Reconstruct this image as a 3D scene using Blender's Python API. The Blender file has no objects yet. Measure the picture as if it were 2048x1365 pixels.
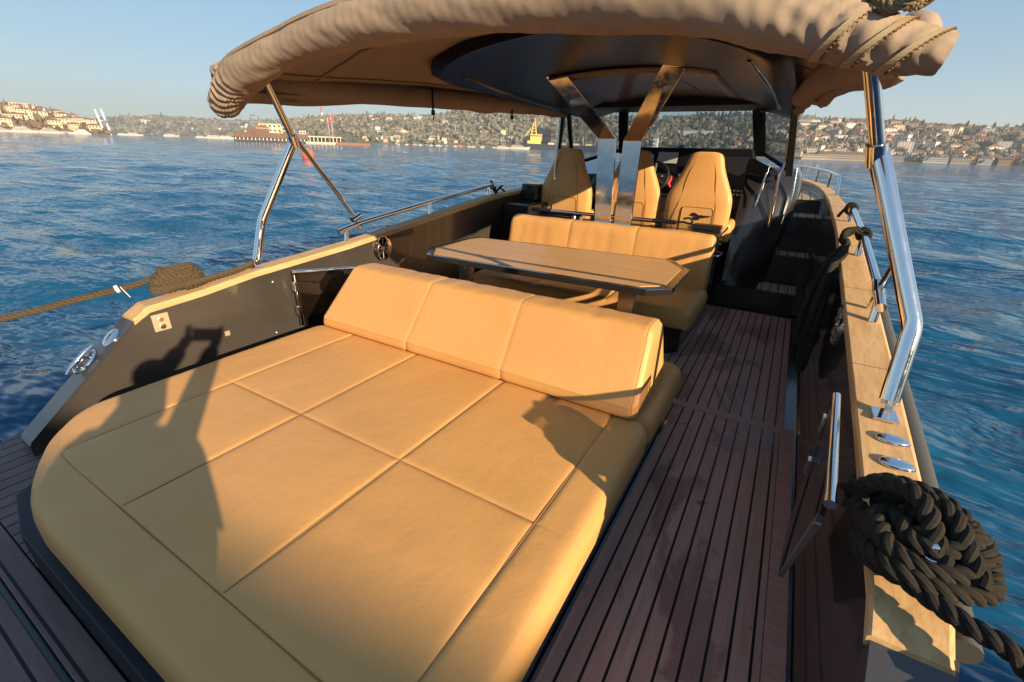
import bpy, bmesh, math, random
import numpy as np
from mathutils import Vector, Matrix, noise
S = bpy.context.scene
COL = S.collection
rad = math.radians
random.seed(7); RNG = np.random.RandomState(7)

# ------------------------------------------------------------------ camera
CAMR = np.array([[0.85797022, -0.22196886, 0.46326767],
                 [0.51311256, 0.32720861, -0.7935049],
                 [0.02454821, 0.91851203, 0.39463025]])
CAMC = np.array([0, 0, 1.5])
FPX = 898.49
cam = bpy.data.cameras.new('camera')
cam.sensor_width = 36; cam.lens = FPX / 2048 * 36
cam.clip_start = 0.02; cam.clip_end = 30000
co = bpy.data.objects.new('camera', cam); COL.objects.link(co)
# the boat floats with a slight heel: boat, camera and photographer share it
HEEL = Matrix.Translation((0, 0, 1.5)) @ Matrix.Rotation(math.radians(-.42), 4, Vector((-.504, .864, 0))) @ Matrix.Translation((0, 0, -1.5))
co.matrix_world = HEEL @ Matrix([list(CAMR[i]) + [CAMC[i]] for i in range(3)] + [[0, 0, 0, 1]])
CAMH = np.array([list(r)[:3] for r in HEEL][:3]) @ CAMR
def heel_all(objs):
    for o in objs: o.matrix_basis = HEEL @ o.matrix_basis
S.camera = co

def ray(px, py):
    d = CAMH @ np.array([px - 1024, 682.5 - py, -FPX]); return d / np.linalg.norm(d)
def far(px, dist):
    """ground direction of a photo column near the horizon, at a distance"""
    d = ray(px, 269 + px * 0.030); d = d[:2] / np.linalg.norm(d[:2]); return d * dist
def hgt(px, py, dist):
    d = ray(px, py); return 1.5 + dist * d[2] / np.linalg.norm(d[:2])

# ------------------------------------------------------------------ sky, sun, exposure
SUNV = Vector((2.8, -1.22, 1.06)).normalized()
ELEV = math.asin(SUNV.z); AZ = math.atan2(SUNV.x, SUNV.y)
w = bpy.data.worlds.new('World'); S.world = w; w.use_nodes = True
nt = w.node_tree; nt.nodes.clear()
sky = nt.nodes.new('ShaderNodeTexSky'); sky.sky_type = 'NISHITA'; sky.sun_disc = False
sky.sun_elevation = ELEV; sky.sun_rotation = AZ; sky.air_density = 1.0; sky.dust_density = 0.5; sky.ozone_density = 2.0
bg = nt.nodes.new('ShaderNodeBackground'); bg.inputs[1].default_value = 0.15
out = nt.nodes.new('ShaderNodeOutputWorld')
hs = nt.nodes.new('ShaderNodeHueSaturation'); hs.inputs['Saturation'].default_value = 1.85; hs.inputs['Value'].default_value = 1.18
gm = nt.nodes.new('ShaderNodeGamma'); gm.inputs[1].default_value = .35
nt.links.new(sky.outputs[0], gm.inputs[0]); nt.links.new(gm.outputs[0], hs.inputs['Color']); tn = nt.nodes.new('ShaderNodeMix'); tn.data_type = 'RGBA'; tn.blend_type = 'MULTIPLY'; tn.inputs[0].default_value = 1; tn.inputs[7].default_value = (.84, .97, 1.07, 1)
nt.links.new(hs.outputs[0], tn.inputs[6]); nt.links.new(tn.outputs[2], bg.inputs[0]); nt.links.new(bg.outputs[0], out.inputs[0])
sl = bpy.data.lights.new('sun', 'SUN'); sl.energy = 4.7; sl.angle = rad(0.5); sl.color = (1.0, 0.77, 0.50)
so = bpy.data.objects.new('sun', sl); COL.objects.link(so)
so.rotation_euler = SUNV.to_track_quat('Z', 'Y').to_euler(); so.location = (20, -8, 9)
S.view_settings.view_transform = 'Standard'; S.view_settings.look = 'None'
S.view_settings.exposure = 1.15; S.view_settings.gamma = 1

# ------------------------------------------------------------------ helpers
def tag(o, label=None, cat=None, group=None, kind=None):
    if label: o['label'] = label
    if cat: o['category'] = cat
    if group: o['group'] = group
    if kind: o['kind'] = kind
    return o
def thing(name, label, cat, loc=(0, 0, 0), group=None, rz=0):
    o = bpy.data.objects.new(name, None); COL.objects.link(o); o.location = loc; o.rotation_euler = (0, 0, rz)
    o.empty_display_size = .1
    return tag(o, label, cat, group)
class MB:
    def __init__(s): s.v = []; s.f = []
    def add(s, v, f):
        n = len(s.v); s.v += [tuple(map(float, p)) for p in v]; s.f += [tuple(i + n for i in q) for q in f]; return s
    def box(s, a, b):
        x0, y0, z0 = a; x1, y1, z1 = b
        return s.add([(x0,y0,z0),(x1,y0,z0),(x1,y1,z0),(x0,y1,z0),(x0,y0,z1),(x1,y0,z1),(x1,y1,z1),(x0,y1,z1)],
                     [(0,3,2,1),(4,5,6,7),(0,1,5,4),(1,2,6,5),(2,3,7,6),(3,0,4,7)])
    def hexa(s, p):   # 8 points, same order as box
        return s.add(p, [(0,3,2,1),(4,5,6,7),(0,1,5,4),(1,2,6,5),(2,3,7,6),(3,0,4,7)])
    def loft(s, rings, closed=True, caps=True):
        n = len(rings[0]); v = [p for r in rings for p in r]; f = []
        for i in range(len(rings) - 1):
            for j in range(n if closed else n - 1):
                k = (j + 1) % n
                f.append((i*n+j, i*n+k, (i+1)*n+k, (i+1)*n+j))
        if caps and closed:
            f.append(tuple(range(n))[::-1]); f.append(tuple((len(rings)-1)*n + j for j in range(n)))
        return s.add(v, f)
    def tube(s, pts, r, n=10, caps=True):
        pts = [Vector(p) for p in pts]; rs = r if hasattr(r, '__len__') else [r] * len(pts)
        fr = frames(pts); rings = []
        for p, (u, v), rr in zip(pts, fr, rs):
            rings.append([p + (u * math.cos(a) + v * math.sin(a)) * rr for a in [2*math.pi*k/n for k in range(n)]])
        return s.loft(rings, True, caps)
    def disc(s, c, axis, r, h, n=24, r2=None):
        c = Vector(c); axis = Vector(axis).normalized()
        return s.tube([c, c + axis * h], [r, r if r2 is None else r2], n)
    def prism(s, poly, h):
        """poly: 3-D points of one face; h: extrusion vector"""
        h = Vector(h); a = [Vector(p) for p in poly]; return s.loft([a, [p + h for p in a]])
    def grid(s, P):   # P[i][j] points
        n = len(P[0]); f = [(i*n+j, i*n+j+1, (i+1)*n+j+1, (i+1)*n+j) for i in range(len(P)-1) for j in range(n-1)]
        return s.add([p for r in P for p in r], f)
    def build(s, name, mat, parent=None, smooth=False, bevel=0, seg=2, solid=0, sub=0):
        me = bpy.data.meshes.new(name)
        off = Vector(parent_loc(parent)) if parent else Vector((0, 0, 0))
        me.from_pydata([tuple(Vector(p) - off) for p in s.v], [], s.f); me.update()
        bm = bmesh.new(); bm.from_mesh(me); bmesh.ops.remove_doubles(bm, verts=bm.verts, dist=1e-6)
        bmesh.ops.recalc_face_normals(bm, faces=bm.faces); bm.to_mesh(me); bm.free()
        for m_ in (mat if isinstance(mat, (list, tuple)) else [mat]): me.materials.append(m_)
        if smooth:
            for p in me.polygons: p.use_smooth = True
            try: me.set_sharp_from_angle(angle=rad(smooth if smooth > 1 else 40))
            except Exception: pass
        o = bpy.data.objects.new(name, me); COL.objects.link(o)
        if parent: o.parent = parent
        if solid: m = o.modifiers.new('solid', 'SOLIDIFY'); m.thickness = solid; m.offset = 0
        if bevel:
            m = o.modifiers.new('bevel', 'BEVEL'); m.width = bevel; m.segments = seg; m.limit_method = 'ANGLE'; m.angle_limit = rad(35)
            for p in me.polygons: p.use_smooth = True
            try: me.set_sharp_from_angle(angle=rad(60))
            except Exception: pass
            m.harden_normals = True
        if sub: m = o.modifiers.new('sub', 'SUBSURF'); m.levels = sub; m.render_levels = sub
        return o
def parent_loc(p):
    l = Vector((0, 0, 0))
    while p is not None: l = l + p.location; p = p.parent
    return l
def frames(pts):
    out = []; up = None
    for i, p in enumerate(pts):
        t = (pts[min(i+1, len(pts)-1)] - pts[max(i-1, 0)]).normalized()
        if up is None:
            up = Vector((0, 0, 1)) if abs(t.z) < .9 else Vector((1, 0, 0))
        u = (up - t * up.dot(t))
        if u.length < 1e-5: u = t.orthogonal()
        u.normalize(); up = u; out.append((u, t.cross(u)))
    return out
def spline(pts, n=8, closed=False):
    """Catmull-Rom"""
    P = [Vector(p) for p in pts]; o = []; m = len(P)
    for i in range(m if closed else m - 1):
        if closed: a, b, c, d = P[(i-1) % m], P[i], P[(i+1) % m], P[(i+2) % m]
        else: a, b, c, d = P[max(i-1, 0)], P[i], P[i+1], P[min(i+2, m-1)]
        for k in range(n):
            t = k / n
            o.append(.5 * ((2*b) + (c-a)*t + (2*a-5*b+4*c-d)*t*t + (3*b-a-3*c+d)*t**3))
    if not closed: o.append(P[-1])
    return o
def fillet(pts, r=.05, n=5):
    P = [Vector(p) for p in pts]; o = [P[0]]
    for a, b, c in zip(P, P[1:], P[2:]):
        ra = min(r, (a-b).length*.45); rc = min(r, (c-b).length*.45)
        p = b + (a-b).normalized()*ra; q = b + (c-b).normalized()*rc
        for k in range(n + 1):
            t = k / n; o.append(p*(1-t)**2 + b*2*t*(1-t) + q*t*t)
    o.append(P[-1]); return o
def resample(pts, step):
    pts = [Vector(p) for p in pts]; L = [0]
    for a, b in zip(pts, pts[1:]): L.append(L[-1] + (b-a).length)
    n = max(2, int(L[-1] / step)); o = []; j = 0
    for k in range(n + 1):
        s = L[-1] * k / n
        while j < len(L) - 2 and L[j+1] < s: j += 1
        t = (s - L[j]) / max(1e-9, L[j+1] - L[j]); o.append(pts[j].lerp(pts[j+1], min(1, t)))
    return o
def rope_mb(mb, pts, R, pitch=None, strands=3, n=7, hand=1):
    pitch = pitch or R * 6.5; pts = resample(pts, pitch / 12); fr = frames(pts); s = 0
    step = (pts[1] - pts[0]).length
    for k in range(strands):
        q = []
        for i, (p, (u, v)) in enumerate(zip(pts, fr)):
            a = hand * 2 * math.pi * (i * step / pitch + k / strands)
            q.append(p + (u * math.cos(a) + v * math.sin(a)) * R * .55)
        mb.tube(q, R * .49, n)
    return mb
def interp(tab, y):
    return float(np.interp(y, [t[0] for t in tab], [t[1] for t in tab]))

# ------------------------------------------------------------------ materials
def mat(name, color=(.5, .5, .5), rough=.5, metal=0, spec=.5, coat=0, coat_rough=.05, trans=0, ior=1.45, emis=None, est=1):
    m = bpy.data.materials.new(name); m.use_nodes = True; b = m.node_tree.nodes['Principled BSDF']
    b.inputs['Base Color'].default_value = (*color, 1); b.inputs['Roughness'].default_value = rough
    b.inputs['Metallic'].default_value = metal; b.inputs['Specular IOR Level'].default_value = spec
    b.inputs['Coat Weight'].default_value = coat; b.inputs['Coat Roughness'].default_value = coat_rough
    b.inputs['Transmission Weight'].default_value = trans; b.inputs['IOR'].default_value = ior
    if emis: b.inputs['Emission Color'].default_value = (*emis, 1); b.inputs['Emission Strength'].default_value = est
    return m
class N:
    def __init__(s, m): s.t = m.node_tree; s.b = s.t.nodes['Principled BSDF']; s.co = None
    def new(s, k, **kw):
        n = s.t.nodes.new(k)
        for a, v in kw.items(): setattr(n, a, v)
        return n
    def link(s, a, b): s.t.links.new(a, b)
    def coord(s, scale=(1, 1, 1), kind='Object', rot=(0, 0, 0)):
        t = s.new('ShaderNodeTexCoord'); mp = s.new('ShaderNodeMapping'); mp.inputs['Scale'].default_value = scale
        mp.inputs['Rotation'].default_value = rot
        s.link(t.outputs[kind], mp.inputs[0]); return mp.outputs[0]
    def world(s, scale=(1, 1, 1), rot=(0, 0, 0)):
        t = s.new('ShaderNodeNewGeometry'); mp = s.new('ShaderNodeMapping'); mp.inputs['Scale'].default_value = scale
        mp.inputs['Rotation'].default_value = rot
        s.link(t.outputs['Position'], mp.inputs[0]); return mp.outputs[0]
    def noise(s, vec, scale=5, detail=4, rough=.5, dist=0):
        n = s.new('ShaderNodeTexNoise'); n.inputs['Scale'].default_value = scale; n.inputs['Detail'].default_value = detail
        n.inputs['Roughness'].default_value = rough; n.inputs['Distortion'].default_value = dist
        s.link(vec, n.inputs['Vector']); return n.outputs['Fac']
    def ramp(s, fac, stops, interp='LINEAR'):
        r = s.new('ShaderNodeValToRGB'); r.color_ramp.interpolation = interp; e = r.color_ramp.elements
        while len(e) < len(stops): e.new(.5)
        for q, (p, c) in zip(e, stops): q.position = p; q.color = (*c, 1) if hasattr(c, '__len__') else (c, c, c, 1)
        s.link(fac, r.inputs[0]); return r.outputs[0]
    def mix(s, fac, a, b, blend='MIX'):
        m = s.new('ShaderNodeMix', data_type='RGBA', blend_type=blend)
        for i, v in ((0, fac), (6, a), (7, b)):
            if hasattr(v, 'links'): s.link(v, m.inputs[i])
            elif i == 0: m.inputs[0].default_value = v
            else: m.inputs[i].default_value = (*v, 1) if hasattr(v, '__len__') else (v, v, v, 1)
        return m.outputs[2]
    def math(s, op, a, b=None, c=None):
        m = s.new('ShaderNodeMath', operation=op)
        for i, v in enumerate((a, b, c)):
            if v is None: continue
            if hasattr(v, 'links'): s.link(v, m.inputs[i])
            else: m.inputs[i].default_value = v
        return m.outputs[0]
    def bump(s, h, strength=.3, dist=.01, prev=None):
        b = s.new('ShaderNodeBump'); b.inputs['Strength'].default_value = strength; b.inputs['Distance'].default_value = dist
        s.link(h, b.inputs['Height'])
        if prev is not None: s.link(prev, b.inputs['Normal'])
        return b.outputs[0]
    def normal(s, o): s.link(o, s.b.inputs['Normal'])
    def color(s, o): s.link(o, s.b.inputs['Base Color'])
    def rough(s, o): s.link(o, s.b.inputs['Roughness'])

def m_leather():
    m = mat('tan_leather', (.58, .33, .11), .42, spec=.35); n = N(m); c = n.world()
    col = n.mix(n.ramp(n.noise(c, 2.2, 5), [(.3, 0), (.75, 1)]), (.58, .305, .102), (.65, .35, .122))
    col = n.mix(n.ramp(n.noise(c, 38, 3, .6), [(.60, 0), (.78, .22)]), col, (.43, .225, .09))
    n.color(col)
    v = n.new('ShaderNodeTexVoronoi'); v.inputs['Scale'].default_value = 420; n.link(c, v.inputs['Vector'])
    b1 = n.bump(v.outputs['Distance'], .10, .0015)
    cr = n.ramp(n.noise(n.world((1, 1, 1)), 26, 6, .7, 1.2), [(.44, 1), (.50, 0), (.56, 1)])
    b1 = n.bump(cr, .07, .004, b1)
    n.normal(n.bump(n.noise(n.world((1, 1, 1)), 9, 4, .6), .16, .02, b1))
    n.rough(n.ramp(n.noise(c, 12, 4), [(.3, .36), (.7, .5)])); return m
def m_canvas():
    m = mat('tan_canvas', (.42, .26, .15), .92, spec=.15); n = N(m); c = n.world()
    col = n.mix(n.ramp(n.noise(c, 3.5, 6, .65), [(.3, 0), (.7, 1)]), (.35, .27, .205), (.42, .325, .24))
    col = n.mix(n.ramp(n.noise(n.world((14, 14, 1.2)), 3, 5), [(.58, 0), (.75, .35)]), col, (.22, .15, .10))
    n.color(col)
    wv = n.new('ShaderNodeTexWave'); wv.inputs['Scale'].default_value = 180; n.link(c, wv.inputs['Vector'])
    b = n.bump(wv.outputs['Fac'], .12, .002)
    n.normal(n.bump(n.noise(c, 9, 4, .5), .14, .02, b))
    # thin cloth lets some light through
    tr = n.new('ShaderNodeBsdfTranslucent'); tr.inputs[0].default_value = (.34, .28, .26, 1)
    mx = n.new('ShaderNodeMixShader'); mx.inputs[0].default_value = .12
    o = [k for k in n.t.nodes if k.type == 'OUTPUT_MATERIAL'][0]
    n.link(n.b.outputs[0], mx.inputs[1]); n.link(tr.outputs[0], mx.inputs[2]); n.link(mx.outputs[0], o.inputs[0]); return m
def m_gloss_black(name='black_gelcoat', col=(.010, .010, .012), rough=.09, dust=.6):
    m = mat(name, col, rough, spec=.5, coat=.6, coat_rough=.04); n = N(m); c = n.world()
    d = n.ramp(n.noise(c, 1.6, 8, .6), [(.25, dust*.45), (.9, dust)])
    d2 = n.ramp(n.noise(n.world((3, 30, 1)), 3, 5, .7), [(.6, 0), (.8, dust * .5)])
    dd = n.math('MAXIMUM', d, d2)
    n.color(n.mix(dd, col, (.075, .065, .055)))
    n.rough(n.ramp(dd, [(0, rough), (.6, .4)]))
    n.normal(n.bump(n.noise(c, 2.0, 2), .04, .02)); return m
def m_teak(name, base=(.50, .32, .165), dark=(.36, .21, .10), rough=.62, axis=1, plank=0, off=0, caulk=(.008, .007, .008), width=.0045, cross=None, wet=False):
    m = mat(name, base, rough, spec=.3); n = N(m)
    sc = [16, 16, 16]; sc[axis] = 1.1
    g = n.noise(n.world(tuple(sc)), 2.2, 7, .65, .6)
    g2 = n.noise(n.world(tuple(4 * k if i != axis else 3 for i, k in enumerate(sc))), 2, 4, .6)
    col = n.mix(n.ramp(g, [(.32, 0), (.68, 1)]), dark, base)
    col = n.mix(n.ramp(g2, [(.5, 0), (.8, .45)]), col, tuple(k * .55 for k in dark))
    hgt = g
    if plank:
        geo = n.new('ShaderNodeNewGeometry'); sp = n.new('ShaderNodeSeparateXYZ'); n.link(geo.outputs['Position'], sp.inputs[0])
        a = n.math('ADD', sp.outputs[1 - axis], 100 - off); q = n.math('DIVIDE', a, plank)
        fr = n.math('FRACT', q); fl = n.math('FLOOR', q)
        wn = n.new('ShaderNodeTexWhiteNoise', noise_dimensions='1D'); n.link(fl, wn.inputs['W'])
        col = n.mix(n.math('MULTIPLY', wn.outputs['Value'], .55), col, tuple(k * .62 for k in base))
        e = n.math('ABSOLUTE', n.math('SUBTRACT', fr, .5))
        line = n.math('GREATER_THAN', e, .5 - width / plank)
        if wet:
            wt = n.ramp(n.noise(n.world((1, .55, 1)), 1.9, 6, .62, .4), [(.52, 0), (.55, 1)])
            col = n.mix(n.math('MULTIPLY', wt, .42), col, (.10, .035, .028))
            sp2 = n.ramp(n.noise(n.world(), 17, 3, .5), [(.70, 0), (.73, .6)])
            col = n.mix(sp2, col, (.04, .02, .018))
            n.rough(n.ramp(wt, [(0, rough), (1, .30)]))
        col = n.mix(line, col, caulk)
        n.normal(n.bump(n.math('ADD', n.math('MULTIPLY', g, .25), n.math('MULTIPLY', line, -1)), .5, .003))
    else:
        n.normal(n.bump(g, .22, .003))
    n.color(col); return m
def m_metal(name='polished_steel', rough=.06, col=(.80, .80, .80)):
    m = mat(name, col, rough, metal=1); n = N(m)
    n.rough(n.ramp(n.noise(n.world(), 14, 6, .7), [(.45, rough), (.9, rough + .22)]))
    n.normal(n.bump(n.noise(n.world(), 8, 2), .03, .01)); return m
def m_rope(name, a, b):
    m = mat(name, a, .9, spec=.15); n = N(m)
    n.color(n.mix(n.noise(n.world(), 90, 5, .7), a, b))
    n.normal(n.bump(n.noise(n.world(), 420, 4, .8), .9, .004)); return m
M = dict(
    leather=m_leather(), canvas=m_canvas(), black=m_gloss_black(dust=.25), roofb=mat('roof_gelcoat', (.012, .011, .016), .32, spec=.28), basep=mat('speckled_dark_base', (.016, .018, .026), .5, spec=.3), dusty=m_gloss_black('dusty_black_side', (.014, .013, .013), .13, .8),
    navy=m_gloss_black('dark_navy_panel', (.018, .022, .034), .20, .5),
    steel=m_metal(), satin=m_metal('satin_steel', .22, (.62, .60, .56)),
    cap=m_teak('light_teak_cap', (.62, .41, .20), (.46, .28, .125)),
    floor=m_teak('teak_floor_planks', (.64, .37, .29), (.48, .27, .21), .5, 1, .064, .0034, wet=True),
    plat=m_teak('teak_platform_planks', (.22, .14, .13), (.15, .095, .09), .55, 0, .075, .03),
    platy=m_teak('teak_platform_side_planks', (.22, .14, .13), (.15, .095, .09), .55, 1, .075, .03),
    board=m_teak('teak_margin_board', (.58, .34, .27), (.44, .25, .20), .5, 0),
    fore=m_teak('foredeck_teak', (.50, .37, .25), (.40, .28, .18), .6, 1, .08, .02, width=.005),
    tabletop=m_teak('table_wood_top', (.60, .36, .16), (.52, .30, .125), .38, 0),
    rope=m_rope('black_rope_fibre', (.017, .015, .012), (.065, .057, .045)),
    rope2=m_rope('brown_rope_fibre', (.035, .026, .017), (.15, .11, .07)),
    rubber=mat('grey_rubber', (.07, .07, .062), .55), blackp=mat('black_plastic', (.012, .012, .012), .45),
    cream=mat('warm_brushed_metal', (.72, .62, .42), .35, metal=.6), white=mat('white_plastic', (.75, .75, .74), .4), screen=mat('screen_glass', (.62, .63, .58), .15, coat=.5),
    red=mat('red_webbing', (.55, .02, .03), .6), seam=mat('dark_seam', (.30, .155, .06), .8),
    thread=mat('pale_thread', (.62, .42, .2), .7), strap=mat('khaki_webbing', (.42, .33, .19), .85), cord=m_rope('tan_braided_cord', (.16, .12, .07), (.38, .30, .19)),
    orange=mat('orange_plastic', (.75, .14, .05), .45),
    skin=mat('skin', (.45, .26, .18), .5), jacket=mat('navy_jacket', (.03, .035, .06), .85), trousers=mat('dark_trousers', (.03, .03, .035), .9),
    hair=mat('dark_hair', (.02, .014, .01), .6),
)
def glass(name, col=(.9, .95, .95), rough=.02, f0=.04):
    m = bpy.data.materials.new(name); m.use_nodes = True; t = m.node_tree; t.nodes.clear()
    o = t.nodes.new('ShaderNodeOutputMaterial'); mx = t.nodes.new('ShaderNodeMixShader'); tr = t.nodes.new('ShaderNodeBsdfTransparent')
    gl = t.nodes.new('ShaderNodeBsdfGlossy'); lw = t.nodes.new('ShaderNodeLayerWeight'); lw.inputs[0].default_value = .5
    pw = t.nodes.new('ShaderNodeMath'); pw.operation = 'POWER'; pw.inputs[1].default_value = 4.0
    ad = t.nodes.new('ShaderNodeMath'); ad.operation = 'MULTIPLY_ADD'; ad.inputs[1].default_value = .8; ad.inputs[2].default_value = f0
    tr.inputs[0].default_value = (*col, 1); gl.inputs['Roughness'].default_value = rough
    t.links.new(lw.outputs['Facing'], pw.inputs[0]); t.links.new(pw.outputs[0], ad.inputs[0])
    t.links.new(ad.outputs[0], mx.inputs[0]); t.links.new(tr.outputs[0], mx.inputs[1]); t.links.new(gl.outputs[0], mx.inputs[2]); t.links.new(mx.outputs[0], o.inputs[0])
    return m
M['glass'] = glass('tinted_windscreen_glass', (.74, .78, .82)); M['clear'] = glass('smoked_door_glass', (.62, .58, .56))
# ------------------------------------------------------------------ the boat
XC = -1.237
BX = (XC, 5.0, -.4)
boat = thing('motor_boat', 'black open motor boat with teak gunwales and planked cockpit floor, seen from its stern', 'boat', BX)
ZR = [(.35, .16), (.93, .655), (.95, .68), (1.59, .765), (2.03, .815), (2.82, .905), (4.05, 1.035), (5.6, 1.10), (7, 1.15), (9, 1.18), (12, 1.22)]
ZL = [(.35, .16), (.93, .655), (.95, .68), (1.22, .70), (1.54, .743), (2.32, .80), (4.29, 1.01), (5.6, 1.08), (7, 1.15), (9, 1.18), (12, 1.22)]
WI = [(.0, 1.567), (5.5, 1.567), (6.5, 1.54), (7.5, 1.46), (8.5, 1.28), (9.5, .95), (10.3, .55), (11, .06)]
CAPW = .128
def side(sgn, ztab, y0=.35):
    ys = sorted(set([.35, .5, .7, .93, .95] + list(np.arange(1.2, 11.01, .25))))
    rings = []
    for y in ys:
        wi = interp(WI, y); zt = interp(ztab, y) - (.032 if y > .94 else 0)
        xi = XC + sgn * wi; xo = XC + sgn * (wi + CAPW - .004 + .0 * y)
        keel = XC + sgn * max(0, (wi - .35)); zb = -.75
        rings.append([(xi, y, -.03), (xi, y, zt), (xo, y, zt), (xo + sgn*.02, y, min(zt, .1)), (keel, y, zb), (xi - sgn*.3, y, zb + .2)])
    return MB().loft(rings)
side(1, ZR).build('hull_side', M['black'], boat, smooth=30)
side(-1, ZL).build('hull_side', M['dusty'], boat, smooth=30)
MB().hexa([(XC-1.55,-.2,-.7),(XC+1.55,-.2,-.7),(XC+.9,9.6,-.7),(XC-.9,9.6,-.7),(XC-1.55,-.2,-.05),(XC+1.55,-.2,-.05),(XC+.9,9.6,-.05),(XC-.9,9.6,-.05)]).build('hull_bottom', M['blackp'], boat)
def cap(sgn, ztab, ya=.93, yb=11.0):
    ys = [ya, ya + .03] + list(np.arange(1.1, yb, .15)) + [yb]; rings = []
    for i, y in enumerate(ys):
        wi = interp(WI, y) - .008; wo = interp(WI, y) + CAPW; z = interp(ztab, max(y, .951)); lo = .034
        if i == 0: y -= .05; z -= .048; lo = .030
        a, b = XC + sgn * wi, XC + sgn * wo; e = .006
        rings.append([(a, y, z-lo), (a, y, z-e), (a+sgn*e, y, z), (b-sgn*e*2, y, z), (b, y, z-2*e), (b, y, z-lo)])
    return MB().loft(rings)
for sgn, zt in ((1, ZR), (-1, ZL)):
    c = cap(sgn, zt).build('gunwale_cap', M['cap'], boat, smooth=25)
    for y in (1.93, 2.75, 3.55, 4.35, 5.2, 6.1, 7.0, 7.9, 8.6):
        z = interp(zt, y) + .0006; wi = interp(WI, y) - .006
        MB().box((min(XC+sgn*wi, XC+sgn*(wi+CAPW)), y, z-.01), (max(XC+sgn*wi, XC+sgn*(wi+CAPW)), y+.003, z)).build('cap_joint', M['blackp'], c)
    # rub rail: rounded grey fender strip outside the cap
    pts = [(XC + sgn*(interp(WI, y) + CAPW + .028), y, interp(zt, max(y, .95)) - .075 - (.25 if y < .6 else 0)) for y in np.arange(.96, 10.9, .2)]
    MB().tube(pts, .034, 12).build('rub_rail', M['rubber'], boat, smooth=True)
# wooden end of the starboard / port cap: thick sloping block
for sgn, zt in ((1, ZR), (-1, ZL)):
    a = XC + sgn*1.556; b = XC + sgn*1.70; z = .682
    # sloping aft face panel
    y0, z0, y1, z1 = .355, .168, .900, .632
    MB().hexa([(XC+sgn*1.566,y0,z0-.01),(XC+sgn*1.70,y0,z0-.01),(XC+sgn*1.70,y1,z1-.01),(XC+sgn*1.566,y1,z1-.01),
               (XC+sgn*1.566,y0,z0+.004),(XC+sgn*1.70,y0,z0+.004),(XC+sgn*1.70,y1,z1+.004),(XC+sgn*1.566,y1,z1+.004)]).build('quarter_panel', M['navy'], boat)
    # round filler cap on it
    nrm = Vector((0, -(z1-z0), y1-y0)).normalized(); c = Vector((XC+sgn*1.635, .79, z0+(z1-z0)*(.79-y0)/(y1-y0)+.004))
    f = MB().tube([c, c+nrm*.006, c+nrm*.011, c+nrm*.013], [.052, .052, .044, .02], 28).build('filler_cap', M['steel'], boat, smooth=30)
    MB().box((c.x-.012, c.y-.004, c.z+.006), (c.x+.012, c.y+.004, c.z+.016)).build('key_slot', M['blackp'], f)
# floor, platform
MB().box((-2.86, .38, -.05), (.36, 6.6, -.004)).build('floor_pan', M['black'], boat)
MB().box((-.47, .70, -.004), (.245, 2.70, .012)).build('floor_hatch', M['floor'], boat, bevel=.002)
MB().box((.247, .70, -.004), (.315, 2.70, .0125)).build('margin_board', M['board'], boat, bevel=.002)
MB().box((-.40, 2.702, -.004), (.315, 2.775, .0125)).build('margin_board', M['board'], boat, bevel=.002)
MB().hexa([(-.62,2.78,-.004),(.262,2.78,-.004),(.262,5.03,-.004),(-.62,5.03,-.004),(-.62,2.78,.008),(.262,2.78,.008),(.262,5.03,.008),(-.62,5.03,.008)]).build('cockpit_floor', M['floor'], boat, bevel=.002)
MB().box((.264, 2.78, -.004), (.312, 4.98, .006)).build('floor_margin', M['black'], boat)
MB().box((-3.1, -.55, .02), (.62, .040, .10)).build('swim_platform', M['plat'], boat, bevel=.004)
MB().box((-3.1, .058, .02), (-.5, .134, .10)).build('swim_platform_board', M['plat'], boat, bevel=.004)
MB().box((-3.1, .137, .02), (-2.0, .40, .10)).build('side_platform', M['platy'], boat, bevel=.004)
MB().box((-3.12, -.6, -.2), (.66, .36, .018)).build('transom', M['black'], boat)
# fittings on the port side wall
p = MB().box((-2.800, .955, .535), (-2.790, 1.035, .63)).build('latch_plate', M['cream'], boat, bevel=.002)
MB().disc((-2.789, .995, .60), (1, 0, 0), .012, .006, 14).disc((-2.789, .995, .56), (1, 0, 0), .014, .006, 14).build('latch_screw', M['steel'], p)
p = MB().box((-2.8, 1.295, .395), (-2.788, 1.325, .425)).build('wall_catch', M['cream'], boat, bevel=.002)
for y, z in ((1.66, .655), (1.62, .31)): MB().disc((-2.802, y, z), (1, 0, 0), .005, .004, 12).build('screw_cap', M['white'], boat)
# port cleat on the quarter panel
cl = MB(); c = Vector((-2.87, .665, .448)); nrm = Vector((0, -.652, .758)); ax = Vector((0, .758, .652))
for q in (-.03, .03): cl.tube([c+ax*q, c+ax*q+nrm*.035], .011, 10)
cl.tube([c-ax*.085+nrm*.036, c-ax*.04+nrm*.043, c+ax*.04+nrm*.043, c+ax*.085+nrm*.036], [.008, .013, .013, .008], 10)
ring = [c + nrm*.012 + ax*math.cos(a)*.062 + Vector((1,0,0))*math.sin(a)*.045 for a in np.linspace(0, 2*math.pi, 25)]
cl.tube(ring, .009, 8)
cl.build('stern_cleat', M['steel'], boat, smooth=True)

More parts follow.
